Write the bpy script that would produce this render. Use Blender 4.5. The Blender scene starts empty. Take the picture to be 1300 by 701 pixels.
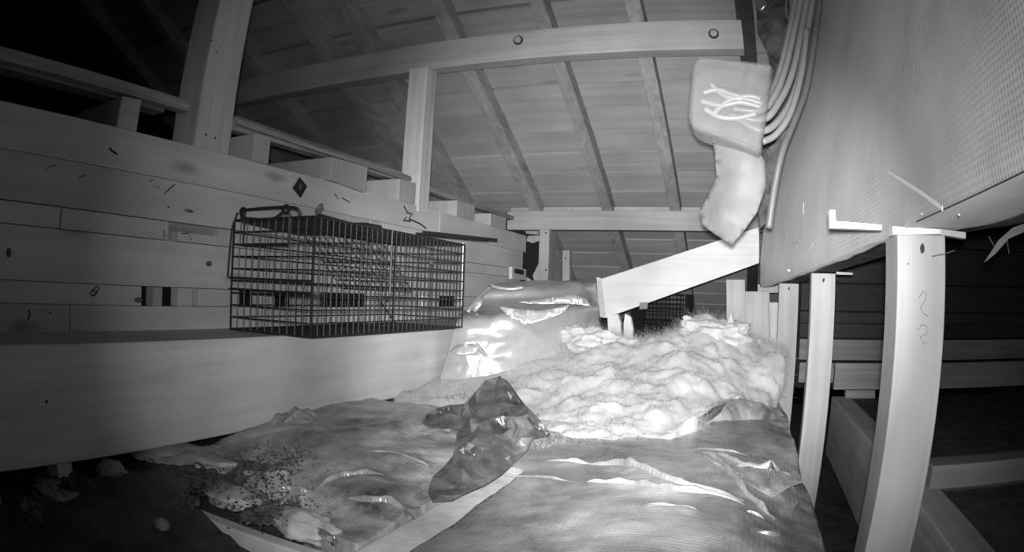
import bpy, bmesh, math, random
import numpy as np
from mathutils import Vector, Matrix, noise
from mathutils.geometry import delaunay_2d_cdt

random.seed(7)
scn = bpy.context.scene
C = scn.collection

# ------------------------------------------------------------------ camera (wide security-camera lens)
cam_d = bpy.data.cameras.new('camera')
cam_d.type = 'PANO'
cam_d.panorama_type = 'FISHEYE_LENS_POLYNOMIAL'
cam_d.sensor_width = 36.0
cam_d.sensor_height = 36.0 * 701 / 1300
cam_d.fisheye_fov = math.pi
cam_d.fisheye_polynomial_k0 = 0.0
cam_d.fisheye_polynomial_k1 = -0.042735791344299084
cam_d.fisheye_polynomial_k2 = -0.00014537563066656183
cam_d.fisheye_polynomial_k3 = 8.489828309672665e-06
cam_d.fisheye_polynomial_k4 = -6.939014793993635e-07
cam_d.clip_start = 0.01
cam = bpy.data.objects.new('camera', cam_d)
C.objects.link(cam)
# columns: camera right, forward, up in the world
RGT = Vector((0.9351228153873936, 0.35273350374318774, 0.033532006784700336))
FWD = Vector((-0.35368471974392224, 0.9349281160173054, 0.028575109798479877))
UPV = Vector((-0.02127061733028236, -0.03858099554685644, 0.9990290624506355))
cam.matrix_world = Matrix(((RGT.x, UPV.x, -FWD.x, 0), (RGT.y, UPV.y, -FWD.y, 0), (RGT.z, UPV.z, -FWD.z, 0), (0, 0, 0, 1)))
scn.camera = cam

# ------------------------------------------------------------------ world: closed attic, almost no ambient light
world = bpy.data.worlds.new('attic_dark')
scn.world = world
world.use_nodes = True
world.node_tree.nodes['Background'].inputs[0].default_value = (1, 1, 1, 1)
world.node_tree.nodes['Background'].inputs[1].default_value = 0.0012

# ------------------------------------------------------------------ the camera's infrared lamps beside its lens
def lamp(name, energy, size_deg, aim, loc=(0, -0.015, 0.02), radius=0.012, blend=1.0):
    l = bpy.data.lights.new(name, 'SPOT')
    l.energy = energy
    l.spot_size = math.radians(size_deg)
    l.spot_blend = blend
    l.shadow_soft_size = radius
    o = bpy.data.objects.new(name, l)
    o.location = loc
    o.rotation_euler = (Vector(aim) - Vector(loc)).to_track_quat('-Z', 'Y').to_euler()
    C.objects.link(o)

lamp('infrared_lamp', 80, 96, (-0.46, 2.0, 0.04))
lamp('infrared_lamp_narrow', 420, 58, (-0.58, 3.0, 0.10))
lamp('infrared_lamp_wide', 20, 104, (0.75, 0.9, 0.5))
lamp('infrared_lamp_fill', 2.5, 165, (-0.3, 2.0, 0.1))

scn.view_settings.view_transform = 'Standard'
scn.view_settings.look = 'None'
scn.view_settings.gamma = 1.0
scn.view_settings.use_curve_mapping = False
scn.view_settings.exposure = 0.0

# ------------------------------------------------------------------ helpers
FP, KP, CXP, CYP = 837.65, -0.10725, 650.0, 350.5

def ray(px, py):
    dx, dy = px - CXP, py - CYP
    r = math.hypot(dx, dy)
    th = r / FP
    for _ in range(20):
        th -= ((th + KP * th ** 3) * FP - r) / (FP * (1 + 3 * KP * th ** 2))
    s = math.sin(th) / max(r, 1e-9)
    return RGT * (dx * s) + FWD * math.cos(th) - UPV * (dy * s)

def at(px, py, X=None, Y=None, Z=None):
    """The point of the attic seen at a pixel, on the plane x=X, y=Y or z=Z."""
    v = ray(px, py)
    t = X / v.x if X is not None else Y / v.y if Y is not None else Z / v.z
    return v * t

def roof_z(y):                      # underside of the rafters
    return 1.127 - 0.53 * (y - 2.45)

class MB:
    def __init__(self):
        self.v, self.f = [], []
    def add(self, vs, fs):
        n = len(self.v)
        self.v += [tuple(p) for p in vs]
        self.f += [tuple(i + n for i in f) for f in fs]
        return self
    def box(self, x0, x1, y0, y1, z0, z1):
        vs = [(x, y, z) for z in (z0, z1) for y in (y0, y1) for x in (x0, x1)]
        return self.add(vs, [(0, 2, 3, 1), (4, 5, 7, 6), (0, 1, 5, 4), (2, 6, 7, 3), (0, 4, 6, 2), (1, 3, 7, 5)])
    def prism(self, quad, off):     # a polygon of points pushed along off
        n = len(quad)
        q = [Vector(p) for p in quad]
        o = Vector(off)
        vs = q + [p + o for p in q]
        fs = [tuple(range(n))[::-1], tuple(range(n, 2 * n))]
        fs += [(i, (i + 1) % n, n + (i + 1) % n, n + i) for i in range(n)]
        return self.add(vs, fs)
    def tube(self, pts, r, n=6, cap=True):
        pts = [Vector(p) for p in pts]
        vs, fs = [], []
        up = None
        for i, p in enumerate(pts):
            d = (pts[min(i + 1, len(pts) - 1)] - pts[max(i - 1, 0)]).normalized()
            if up is None:
                up = Vector((0, 0, 1)) if abs(d.z) < 0.9 else Vector((1, 0, 0))
            a = d.cross(up).normalized()
            b = a.cross(d).normalized()
            up = b
            rr = r[i] if isinstance(r, (list, tuple)) else r
            for k in range(n):
                t = 2 * math.pi * k / n
                vs.append(p + a * (rr * math.cos(t)) + b * (rr * math.sin(t)))
        for i in range(len(pts) - 1):
            for k in range(n):
                fs.append((i * n + k, i * n + (k + 1) % n, (i + 1) * n + (k + 1) % n, (i + 1) * n + k))
        if cap:
            fs.append(tuple(range(n))[::-1])
            fs.append(tuple(range((len(pts) - 1) * n, len(pts) * n)))
        return self.add(vs, fs)
    def grid(self, P):              # P: rows of points
        m, n = len(P), len(P[0])
        vs = [p for row in P for p in row]
        fs = [(i * n + j, i * n + j + 1, (i + 1) * n + j + 1, (i + 1) * n + j) for i in range(m - 1) for j in range(n - 1)]
        return self.add(vs, fs)
    def ball(self, c, r, sub=2, amp=0.0, freq=1.0, squash=(1, 1, 1), rough=0.0):
        bm = bmesh.new()
        bmesh.ops.create_icosphere(bm, subdivisions=sub, radius=1.0)
        c = Vector(c)
        vs = []
        for v in bm.verts:
            p = v.co.copy()
            k = 1 + amp * noise.fractal(p * freq + c * 37, 1.0, 2.0, 4)
            if rough:
                k += rough * noise.noise(p * freq * 9 + c * 71)
            vs.append(c + Vector((p.x * r * k * squash[0], p.y * r * k * squash[1], p.z * r * k * squash[2])))
        fs = [tuple(v.index for v in f.verts) for f in bm.faces]
        bm.free()
        return self.add(vs, fs)
    def build(self, name, m, parent=None, smooth=False, bevel=0.0, origin=None):
        vs = np.array(self.v, float)
        if origin is None:
            lo, hi = vs.min(0), vs.max(0)
            origin = ((lo[0] + hi[0]) / 2, (lo[1] + hi[1]) / 2, lo[2])
        vs = vs - np.array(origin)
        me = bpy.data.meshes.new(name)
        me.from_pydata(vs.tolist(), [], self.f)
        me.materials.append(m)
        if smooth:
            me.polygons.foreach_set('use_smooth', [True] * len(me.polygons))
        bm = bmesh.new()
        bm.from_mesh(me)
        bmesh.ops.recalc_face_normals(bm, faces=bm.faces)
        bm.to_mesh(me)
        bm.free()
        o = bpy.data.objects.new(name, me)
        C.objects.link(o)
        o.location = origin
        if parent is not None:
            q = parent
            base = Vector((0, 0, 0))
            while q is not None:
                base += Vector(q.location)
                q = q.parent
            o.parent = parent
            o.location = Vector(origin) - base
        if bevel:
            b = o.modifiers.new('edge', 'BEVEL')
            b.width = bevel
            b.segments = 2
            b.limit_method = 'ANGLE'
        return o

def tag(o, label=None, cat=None, group=None, kind=None):
    if label: o['label'] = label
    if cat: o['category'] = cat
    if group: o['group'] = group
    if kind: o['kind'] = kind
    return o

def empty(name, loc):
    o = bpy.data.objects.new(name, None)
    o.location = loc
    o.empty_display_size = 0.05
    C.objects.link(o)
    return o

def rbf(pts, smooth=0.0):
    """Smooth height through scattered (x, y, z) points."""
    P = np.array(pts, float)
    d = np.hypot(P[:, None, 0] - P[None, :, 0], P[:, None, 1] - P[None, :, 1])
    n = len(P)
    A = np.zeros((n + 3, n + 3))
    A[:n, :n] = d - smooth * np.eye(n)
    A[:n, n] = A[n, :n] = 1
    A[:n, n + 1] = A[n + 1, :n] = P[:, 0]
    A[:n, n + 2] = A[n + 2, :n] = P[:, 1]
    w = np.linalg.lstsq(A, np.concatenate([P[:, 2], [0, 0, 0]]), rcond=None)[0]
    def f(x, y):
        r = np.sqrt((P[:, 0] - x) ** 2 + (P[:, 1] - y) ** 2 + 1e-4)
        return float(r @ w[:n] + w[n] + w[n + 1] * x + w[n + 2] * y)
    return f

def catmull(pts, k=6):
    pts = [Vector(p) for p in pts]
    out = []
    for i in range(len(pts) - 1):
        a, b, c, d = pts[max(i - 1, 0)], pts[i], pts[i + 1], pts[min(i + 2, len(pts) - 1)]
        for j in range(k):
            t = j / k
            out.append(0.5 * ((2 * b) + (c - a) * t + (2 * a - 5 * b + 4 * c - d) * t * t + (3 * b - a - 3 * c + d) * t ** 3))
    out.append(pts[-1])
    return out

# ------------------------------------------------------------------ materials (infrared picture: everything grey)
def new_mat(name):
    m = bpy.data.materials.new(name)
    m.use_nodes = True
    nt = m.node_tree
    return m, nt, nt.nodes['Principled BSDF']

def g(v):
    return (v, v, v, 1)

def wood(name, v, axis=1, knots=0.35, contrast=0.18, rough=0.75, spec=0.15, scale=1.0, vary=0.10):
    m, nt, p = new_mat(name)
    N, L = nt.nodes.new, nt.links.new
    tc = N('ShaderNodeTexCoord')
    oi = N('ShaderNodeObjectInfo')
    mul = N('ShaderNodeMath'); mul.operation = 'MULTIPLY'; mul.inputs[1].default_value = 37.0
    L(oi.outputs['Random'], mul.inputs[0])
    add = N('ShaderNodeVectorMath'); add.operation = 'ADD'
    L(tc.outputs['Object'], add.inputs[0]); L(mul.outputs[0], add.inputs[1])
    mp = N('ShaderNodeMapping')
    s = [38.0 * scale] * 3
    s[axis] = 1.6 * scale
    mp.inputs['Scale'].default_value = s
    L(add.outputs[0], mp.inputs[0])
    n1 = N('ShaderNodeTexNoise'); n1.inputs['Scale'].default_value = 1.0; n1.inputs['Detail'].default_value = 5; n1.inputs['Distortion'].default_value = 0.6
    L(mp.outputs[0], n1.inputs['Vector'])
    n2 = N('ShaderNodeTexNoise'); n2.inputs['Scale'].default_value = 3.5 * scale; n2.inputs['Detail'].default_value = 3
    L(add.outputs[0], n2.inputs['Vector'])
    r = N('ShaderNodeValToRGB')
    r.color_ramp.elements[0].position = 0.28; r.color_ramp.elements[0].color = g(v * (1 - contrast * 1.5))
    r.color_ramp.elements[1].position = 0.66; r.color_ramp.elements[1].color = g(v * (1 + contrast * 0.5))
    L(n1.outputs['Fac'], r.inputs[0])
    r2 = N('ShaderNodeMapRange'); r2.inputs[1].default_value = 0.3; r2.inputs[2].default_value = 0.7; r2.inputs[3].default_value = 0.82; r2.inputs[4].default_value = 1.08
    L(n2.outputs['Fac'], r2.inputs[0])
    r3 = N('ShaderNodeMapRange'); r3.inputs[3].default_value = 1 - vary; r3.inputs[4].default_value = 1 + vary * 0.5
    L(oi.outputs['Random'], r3.inputs[0])
    m1 = N('ShaderNodeMath'); m1.operation = 'MULTIPLY'
    L(r2.outputs[0], m1.inputs[0]); L(r3.outputs[0], m1.inputs[1])
    # knots
    mk = N('ShaderNodeMapping')
    sk = [7.0] * 3
    sk[axis] = 2.2
    mk.inputs['Scale'].default_value = sk
    L(add.outputs[0], mk.inputs[0])
    vo = N('ShaderNodeTexVoronoi'); vo.inputs['Scale'].default_value = 1.0
    L(mk.outputs[0], vo.inputs['Vector'])
    rk = N('ShaderNodeMapRange'); rk.inputs[1].default_value = 0.05; rk.inputs[2].default_value = 0.16; rk.inputs[3].default_value = 1 - knots; rk.inputs[4].default_value = 1.0
    L(vo.outputs['Distance'], rk.inputs[0])
    m2 = N('ShaderNodeMath'); m2.operation = 'MULTIPLY'
    L(m1.outputs[0], m2.inputs[0]); L(rk.outputs[0], m2.inputs[1])
    mx = N('ShaderNodeVectorMath'); mx.operation = 'SCALE'
    L(r.outputs[0], mx.inputs[0]); L(m2.outputs[0], mx.inputs['Scale'])
    L(mx.outputs[0], p.inputs['Base Color'])
    p.inputs['Roughness'].default_value = rough
    p.inputs['Specular IOR Level'].default_value = spec
    b = N('ShaderNodeBump'); b.inputs['Strength'].default_value = 0.12; b.inputs['Distance'].default_value = 0.004
    L(n1.outputs['Fac'], b.inputs['Height']); L(b.outputs[0], p.inputs['Normal'])
    return m

def plain(name, v, rough=0.6, metal=0.0, spec=0.3, nscale=40, namp=0.2, bump=0.15):
    m, nt, p = new_mat(name)
    N, L = nt.nodes.new, nt.links.new
    tc = N('ShaderNodeTexCoord')
    n1 = N('ShaderNodeTexNoise'); n1.inputs['Scale'].default_value = nscale; n1.inputs['Detail'].default_value = 5
    L(tc.outputs['Object'], n1.inputs['Vector'])
    r = N('ShaderNodeValToRGB')
    r.color_ramp.elements[0].position = 0.3; r.color_ramp.elements[0].color = g(v * (1 - namp))
    r.color_ramp.elements[1].position = 0.7; r.color_ramp.elements[1].color = g(min(1, v * (1 + namp)))
    L(n1.outputs['Fac'], r.inputs[0]); L(r.outputs[0], p.inputs['Base Color'])
    p.inputs['Roughness'].default_value = rough
    p.inputs['Metallic'].default_value = metal
    p.inputs['Specular IOR Level'].default_value = spec
    if bump:
        b = N('ShaderNodeBump'); b.inputs['Strength'].default_value = bump; b.inputs['Distance'].default_value = 0.004
        L(n1.outputs['Fac'], b.inputs['Height']); L(b.outputs[0], p.inputs['Normal'])
    return m

def film(name, v0, v1, rough=0.28, spec=0.6, metal=0.0, coat=0.0, weave=0.0, wrinkle=0.5, nscale=6.0):
    """Plastic or foil facing: blotchy tone, small wrinkles, an optional woven reinforcing grid."""
    m, nt, p = new_mat(name)
    N, L = nt.nodes.new, nt.links.new
    tc = N('ShaderNodeTexCoord')
    n1 = N('ShaderNodeTexNoise'); n1.inputs['Scale'].default_value = nscale; n1.inputs['Detail'].default_value = 7; n1.inputs['Roughness'].default_value = 0.62; n1.inputs['Distortion'].default_value = 0.5
    L(tc.outputs['Object'], n1.inputs['Vector'])
    r = N('ShaderNodeValToRGB')
    r.color_ramp.elements[0].position = 0.34; r.color_ramp.elements[0].color = g(v0)
    r.color_ramp.elements[1].position = 0.66; r.color_ramp.elements[1].color = g(v1)
    L(n1.outputs['Fac'], r.inputs[0]); L(r.outputs[0], p.inputs['Base Color'])
    p.inputs['Roughness'].default_value = rough
    p.inputs['Specular IOR Level'].default_value = spec
    p.inputs['Metallic'].default_value = metal
    p.inputs['Coat Weight'].default_value = coat
    p.inputs['Coat Roughness'].default_value = 0.12
    n2 = N('ShaderNodeTexNoise'); n2.inputs['Scale'].default_value = 14; n2.inputs['Detail'].default_value = 6; n2.inputs['Distortion'].default_value = 1.4
    L(tc.outputs['Object'], n2.inputs['Vector'])
    b = N('ShaderNodeBump'); b.inputs['Strength'].default_value = wrinkle; b.inputs['Distance'].default_value = 0.012
    L(n2.outputs['Fac'], b.inputs['Height'])
    last = b
    if weave:
        outs = []
        for d in ('X', 'Y'):
            w = N('ShaderNodeTexWave'); w.wave_type = 'BANDS'; w.bands_direction = d; w.inputs['Scale'].default_value = 34; w.inputs['Distortion'].default_value = 0.4
            L(tc.outputs['Object'], w.inputs['Vector']); outs.append(w)
        mx = N('ShaderNodeMath'); mx.operation = 'MAXIMUM'
        L(outs[0].outputs['Fac'], mx.inputs[0]); L(outs[1].outputs['Fac'], mx.inputs[1])
        b2 = N('ShaderNodeBump'); b2.inputs['Strength'].default_value = weave; b2.inputs['Distance'].default_value = 0.002
        L(mx.outputs[0], b2.inputs['Height']); L(b.outputs[0], b2.inputs['Normal'])
        last = b2
    L(last.outputs[0], p.inputs['Normal'])
    return m

def fluff_mat(name, v0, v1, nscale=9.0):
    m, nt, p = new_mat(name)
    N, L = nt.nodes.new, nt.links.new
    tc = N('ShaderNodeTexCoord')
    n1 = N('ShaderNodeTexNoise'); n1.inputs['Scale'].default_value = nscale; n1.inputs['Detail'].default_value = 8; n1.inputs['Roughness'].default_value = 0.65
    L(tc.outputs['Object'], n1.inputs['Vector'])
    r = N('ShaderNodeValToRGB')
    r.color_ramp.elements[0].position = 0.3; r.color_ramp.elements[0].color = g(v0)
    r.color_ramp.elements[1].position = 0.6; r.color_ramp.elements[1].color = g(v1)
    L(n1.outputs['Fac'], r.inputs[0]); L(r.outputs[0], p.inputs['Base Color'])
    p.inputs['Roughness'].default_value = 1.0
    p.inputs['Specular IOR Level'].default_value = 0.0
    n2 = N('ShaderNodeTexNoise'); n2.inputs['Scale'].default_value = 120; n2.inputs['Detail'].default_value = 6; n2.inputs['Distortion'].default_value = 2.0
    L(tc.outputs['Object'], n2.inputs['Vector'])
    b = N('ShaderNodeBump'); b.inputs['Strength'].default_value = 0.2; b.inputs['Distance'].default_value = 0.005
    L(n2.outputs['Fac'], b.inputs['Height']); L(b.outputs[0], p.inputs['Normal'])
    tr = N('ShaderNodeBsdfTranslucent'); L(r.outputs[0], tr.inputs['Color'])
    mix = N('ShaderNodeMixShader'); mix.inputs[0].default_value = 0.4
    L(p.outputs[0], mix.inputs[1]); L(tr.outputs[0], mix.inputs[2])
    L(mix.outputs[0], nt.nodes['Material Output'].inputs['Surface'])
    return m

def jacket_mat(name):
    """Woven duct jacket: a dotted weave in its own UV."""
    m, nt, p = new_mat(name)
    N, L = nt.nodes.new, nt.links.new
    uv = N('ShaderNodeUVMap'); uv.uv_map = 'weave'
    outs = []
    for d in ('X', 'Y'):
        w = N('ShaderNodeTexWave'); w.wave_type = 'BANDS'; w.bands_direction = d; w.inputs['Scale'].default_value = 38; w.inputs['Distortion'].default_value = 1.2; w.inputs['Detail'].default_value = 1; w.inputs['Detail Scale'].default_value = 0.6
        L(uv.outputs[0], w.inputs['Vector']); outs.append(w)
    mul = N('ShaderNodeMath'); mul.operation = 'MULTIPLY'
    L(outs[0].outputs['Fac'], mul.inputs[0]); L(outs[1].outputs['Fac'], mul.inputs[1])
    n1 = N('ShaderNodeTexNoise'); n1.inputs['Scale'].default_value = 5; n1.inputs['Detail'].default_value = 5
    L(uv.outputs[0], n1.inputs['Vector'])
    mr = N('ShaderNodeMapRange'); mr.inputs[3].default_value = 0.29; mr.inputs[4].default_value = 0.20
    L(mul.outputs[0], mr.inputs[0])
    mr2 = N('ShaderNodeMapRange'); mr2.inputs[1].default_value = 0.3; mr2.inputs[2].default_value = 0.7; mr2.inputs[3].default_value = 0.8; mr2.inputs[4].default_value = 1.2
    L(n1.outputs['Fac'], mr2.inputs[0])
    m2 = N('ShaderNodeMath'); m2.operation = 'MULTIPLY'
    L(mr.outputs[0], m2.inputs[0]); L(mr2.outputs[0], m2.inputs[1])
    L(m2.outputs[0], p.inputs['Base Color'])
    p.inputs['Roughness'].default_value = 0.5
    p.inputs['Specular IOR Level'].default_value = 0.4
    p.inputs['Sheen Weight'].default_value = 0.20
    p.inputs['Sheen Roughness'].default_value = 0.35
    b = N('ShaderNodeBump'); b.inputs['Strength'].default_value = 0.35; b.inputs['Distance'].default_value = 0.002
    L(mul.outputs[0], b.inputs['Height'])
    b2 = N('ShaderNodeBump'); b2.inputs['Strength'].default_value = 0.25; b2.inputs['Distance'].default_value = 0.03
    L(n1.outputs['Fac'], b2.inputs['Height']); L(b.outputs[0], b2.inputs['Normal'])
    L(b2.outputs[0], p.inputs['Normal'])
    return m

def clear_plastic(name, opacity, v=0.6, rough=0.25, spec=0.7):
    m, nt, p = new_mat(name)
    N, L = nt.nodes.new, nt.links.new
    tc = N('ShaderNodeTexCoord')
    n1 = N('ShaderNodeTexNoise'); n1.inputs['Scale'].default_value = 16; n1.inputs['Detail'].default_value = 4
    L(tc.outputs['Object'], n1.inputs['Vector'])
    p.inputs['Base Color'].default_value = g(v)
    p.inputs['Roughness'].default_value = rough
    p.inputs['Specular IOR Level'].default_value = spec
    b = N('ShaderNodeBump'); b.inputs['Strength'].default_value = 0.3; b.inputs['Distance'].default_value = 0.01
    L(n1.outputs['Fac'], b.inputs['Height']); L(b.outputs[0], p.inputs['Normal'])
    mr = N('ShaderNodeMapRange'); mr.inputs[1].default_value = 0.3; mr.inputs[2].default_value = 0.7
    mr.inputs[3].default_value = max(0, opacity - 0.12); mr.inputs[4].default_value = min(1, opacity + 0.12)
    L(n1.outputs['Fac'], mr.inputs[0]); L(mr.outputs[0], p.inputs['Alpha'])
    return m

W_DECK = wood('roof_plank_wood', 0.37, axis=0, knots=0.3, contrast=0.10, vary=0.14, scale=.7)
W_RAFTER = wood('rafter_wood', 0.34, axis=1, knots=0.3)
W_RAFTER_DARK = wood('dark_rafter_wood', 0.06, axis=1, knots=0.1)  # much darker copy of the rafter wood
W_BEAM = wood('beam_wood', 0.42, axis=0, knots=0.25, contrast=0.12)
W_POST = wood('post_wood', 0.56, axis=2, knots=0.2, contrast=0.12)
W_WALL = wood('wall_board_wood', 0.56, axis=1, knots=0.45, contrast=0.09, scale=.7)
W_BASE = wood('base_board_wood', 0.62, axis=1, knots=0.12, contrast=0.10)
W_WHITE = wood('pale_lumber', 0.42, axis=2, knots=0.12, contrast=0.10)
W_BRACE = wood('pale_brace_wood', 0.64, axis=0, knots=0.1, contrast=0.08)
W_JOIST = wood('joist_wood', 0.45, axis=1, knots=0.2)
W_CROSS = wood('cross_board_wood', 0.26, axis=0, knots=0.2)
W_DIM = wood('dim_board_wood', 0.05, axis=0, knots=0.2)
W_STRIP = wood('lath_wood', 0.36, axis=1, knots=0.2, contrast=0.35)
DARK = plain('felt_and_dark_fill', 0.02, rough=0.9, spec=0.1)  # roofing felt, also near black standing for the darkness of openings
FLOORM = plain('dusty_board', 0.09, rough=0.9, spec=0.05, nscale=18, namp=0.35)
WIRE = plain('dark_wire', 0.018, rough=0.5, metal=0.0, spec=0.4, bump=0)
STEEL = plain('galvanised_steel', 0.45, rough=0.35, metal=0.9, bump=0.05)
NAIL = plain('rusty_nail', 0.03, rough=0.7, bump=0)
INK = plain('pencil_mark', 0.025, rough=0.9, spec=0.05, bump=0)
WHITE = plain('white_strap_plastic', 0.55, rough=0.5, namp=0.05, bump=0)
CABLE = plain('cable_sheath', 0.17, rough=0.38, spec=0.5, namp=0.08, bump=0.05)
CABLE_D = plain('grey_cable_sheath', 0.11, rough=0.4, spec=0.5, namp=0.1, bump=0.05)
KRAFT_D = film('dark_facing_film', 0.06, 0.46, rough=0.24, spec=0.8, weave=0.2, wrinkle=0.2, nscale=7)
FOIL_R = film('reinforced_facing_film', 0.09, 0.31, rough=0.27, spec=0.9, weave=0.22, wrinkle=0.2, nscale=6)
FOIL_B = film('silver_bag_film', 0.32, 0.46, rough=0.27, spec=0.9, metal=0.3, wrinkle=0.2, nscale=4)
FLAP = film('torn_black_film', 0.025, 0.11, rough=0.16, spec=1.0, wrinkle=0.35, nscale=14)
PAPER_D = film('black_paper', 0.03, 0.09, rough=0.6, spec=0.3, wrinkle=0.5, nscale=10)
FLUFF = fluff_mat('white_fibreglass', 0.52, 0.76)
FLUFF_D = fluff_mat('darker_fibreglass', 0.30, 0.62, nscale=14)  # darker tone for the loose lumps near the base board
CRUMB = plain('dark_crumbs', 0.07, rough=0.95, spec=0.1, nscale=60, namp=0.6)
JACKET = jacket_mat('woven_duct_jacket')
POUCH = clear_plastic('milky_box_plastic', 0.46, v=0.20, rough=.22)
WIRETAIL = plain('pale_wire_sheath', 0.32, rough=0.3, spec=.6, namp=.1, bump=0)
BAG = clear_plastic('cloudy_sheet_plastic', 0.62, v=0.18, rough=0.6, spec=.35)
FOIL_GLINT = film('foil_scrap_and_glint', 0.7, 0.9, rough=0.15, metal=0.9, wrinkle=1.0)  # foil scraps, also the bright colour of glints painted on the torn film

# ================================================================== THE SETTING
# ---- roof: planks over rafters
ceiling = tag(empty('ceiling', (-1.0, 2.4, 1.127)), kind='structure')
P0, DP = 2.858, 0.1487
for k in range(-21, 16):
    y0, y1 = P0 + DP * k + 0.0045, P0 + DP * (k + 1) - 0.0045
    joints = sorted(random.sample([-2.41, -1.95, -1.25, -0.81, -0.42], 1))
    xs = [-3.6] + joints + [1.9]
    for a, b in zip(xs[:-1], xs[1:]):
        lift = 0.09 + random.uniform(-0.005, 0.005)
        tilt = random.uniform(-0.002, 0.002)
        q = [(a + 0.0015, y0, roof_z(y0) + lift + tilt), (b - 0.0015, y0, roof_z(y0) + lift + tilt), (b - 0.0015, y1, roof_z(y1) + lift - tilt), (a + 0.0015, y1, roof_z(y1) + lift - tilt)]
        MB().prism(q, (0, 0.011, 0.021)).build('plank', W_DECK, ceiling)
mb = MB()
mb.prism([(-3.6, -0.4, roof_z(-0.4) + 0.115), (1.9, -0.4, roof_z(-0.4) + 0.115), (1.9, 5.3, roof_z(5.3) + 0.115), (-3.6, 5.3, roof_z(5.3) + 0.115)], (0, 0.005, 0.01))
mb.build('roofing_felt', DARK, ceiling)
for xc, w in ((-3.35, .064), (-2.87, .064), (-2.42, .064), (-1.945, .07), (-1.69, .075), (-1.248, .066), (-0.812, .06), (-0.42, .064)):
    ya, yb = -0.3, 5.0
    j = random.uniform(-0.004, 0.004)
    MB().prism([(xc - w / 2 + j, ya, roof_z(ya)), (xc + w / 2 + j, ya, roof_z(ya)), (xc + w / 2, yb, roof_z(yb)), (xc - w / 2, yb, roof_z(yb))], (0, 0.03, 0.085)).build('rafter', W_RAFTER, ceiling, bevel=0.003)
xa, xb = 0.0, 0.075
MB().prism([(xa, -0.3, roof_z(-0.3)), (xb, -0.3, roof_z(-0.3)), (xb, 5.0, roof_z(5.0)), (xa, 5.0, roof_z(5.0))], (0, 0.03, 0.085)).build('rafter', W_RAFTER_DARK, ceiling)

# ---- floor: ceiling boards far below, dusty
floor = tag(empty('floor', (0, 2, -0.80)), kind='structure')
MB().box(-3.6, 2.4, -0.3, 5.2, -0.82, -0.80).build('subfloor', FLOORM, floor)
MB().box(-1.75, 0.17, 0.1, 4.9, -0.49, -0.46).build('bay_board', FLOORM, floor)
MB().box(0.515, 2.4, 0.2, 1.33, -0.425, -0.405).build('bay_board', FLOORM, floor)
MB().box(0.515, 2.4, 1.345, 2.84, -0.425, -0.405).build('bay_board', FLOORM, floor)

# ---- plank wall on the cage's side
WX = -1.35
wall_left = tag(empty('wall_left', (WX - 0.02, 2.0, -0.13)), kind='structure')
def wboard(y0, y1, z0, z1, dx=0.0, m=W_WALL, name='wall_board', th=0.035):
    return MB().box(WX + dx - th, WX + dx, y0, y1, z0, z1).build(name, m, wall_left, bevel=0.0012)
wboard(-0.2, 1.32, 0.2612, 0.362, 0.004); wboard(1.323, 2.62, 0.2612, 0.362, 0.003); wboard(2.623, 3.78, 0.2612, 0.362, 0.004)
wboard(-0.2, 2.05, 0.1545, 0.2605, 0.0);   wboard(2.053, 3.74, 0.1545, 0.2605, 0.001)
# the narrow course with a notch cut out of it
wboard(-0.2, 0.70, 0.1045, 0.1525, -0.004); wboard(0.703, 1.068, 0.1045, 0.1525, -0.003)
wboard(1.104, 1.268, 0.1045, 0.130, -0.002); wboard(1.268, 2.4, 0.1045, 0.1525, -0.003); wboard(2.403, 3.76, 0.1045, 0.1525, -0.002)
wboard(-0.2, 3.70, -0.0152, 0.1025, 0.002)
# broken course: short pieces with dark gaps between
for a, b, d in ((-0.2, 0.98, 0), (1.012, 1.045, .012), (1.11, 1.165, .004), (1.192, 1.36, 0), (1.45, 1.52, .004), (1.625, 1.75, .010), (2.08, 2.19, .004), (2.21, 2.31, .010), (2.33, 2.45, .0), (2.56, 2.70, -.022), (2.88, 3.66, .004)):
    wboard(a, b, -0.0645, -0.0165, d, W_WHITE if d == .010 or d == .012 else W_WALL)
wboard(-0.2, 0.74, -0.128, -0.0655, 0.003); wboard(0.743, 3.7, -0.128, -0.0655, 0.002)
MB().box(WX - 0.075, WX - 0.068, -0.2, 3.8, -0.13, 0.36).build('dark_backing', DARK, wall_left)  # black sheet behind the gaps between boards
MB().box(WX - .05, WX - .03, 1.0, 1.35, 0.09, 0.17).build('inner_board', W_RAFTER, wall_left)
# base beam with its ledge
MB().box(WX - 0.03, -1.10, -0.2, 3.7, -0.355, -0.126).build('base_beam', W_BASE, wall_left, bevel=0.004)
for y, w, x in ((0.375, 0.035, -1.13), (0.575, 0.04, -1.12)):
    MB().box(x - 0.06, x, y - w / 2, y + w / 2, -0.46, -0.355).build('packer', W_WALL, wall_left)
MB().box(WX - 0.02, WX, -0.2, 3.7, -0.46, -0.355).build('dark_backing', DARK, wall_left)  # black sheet behind the gap under the base beam
# broken end of the wall: black panel standing for the unlit opening, torn white splinters
mb = MB(); mb.box(-1.62, -1.20, 3.86, 3.87, -0.1, 0.5); mb.build('dark_backing', DARK, wall_left)
for poly in ([(664, 288), (684, 290), (683, 298), (668, 297)], [(670, 300), (684, 299), (686, 305), (676, 309), (668, 306)], [(676, 350), (684, 334), (686, 360), (679, 360)], [(669, 352), (675, 356), (673, 362), (667, 361)]):
    MB().prism([at(x, y, Y=3.80) for x, y in poly], (0, 0.012, 0)).build('splinter', W_WHITE, wall_left)
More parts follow.
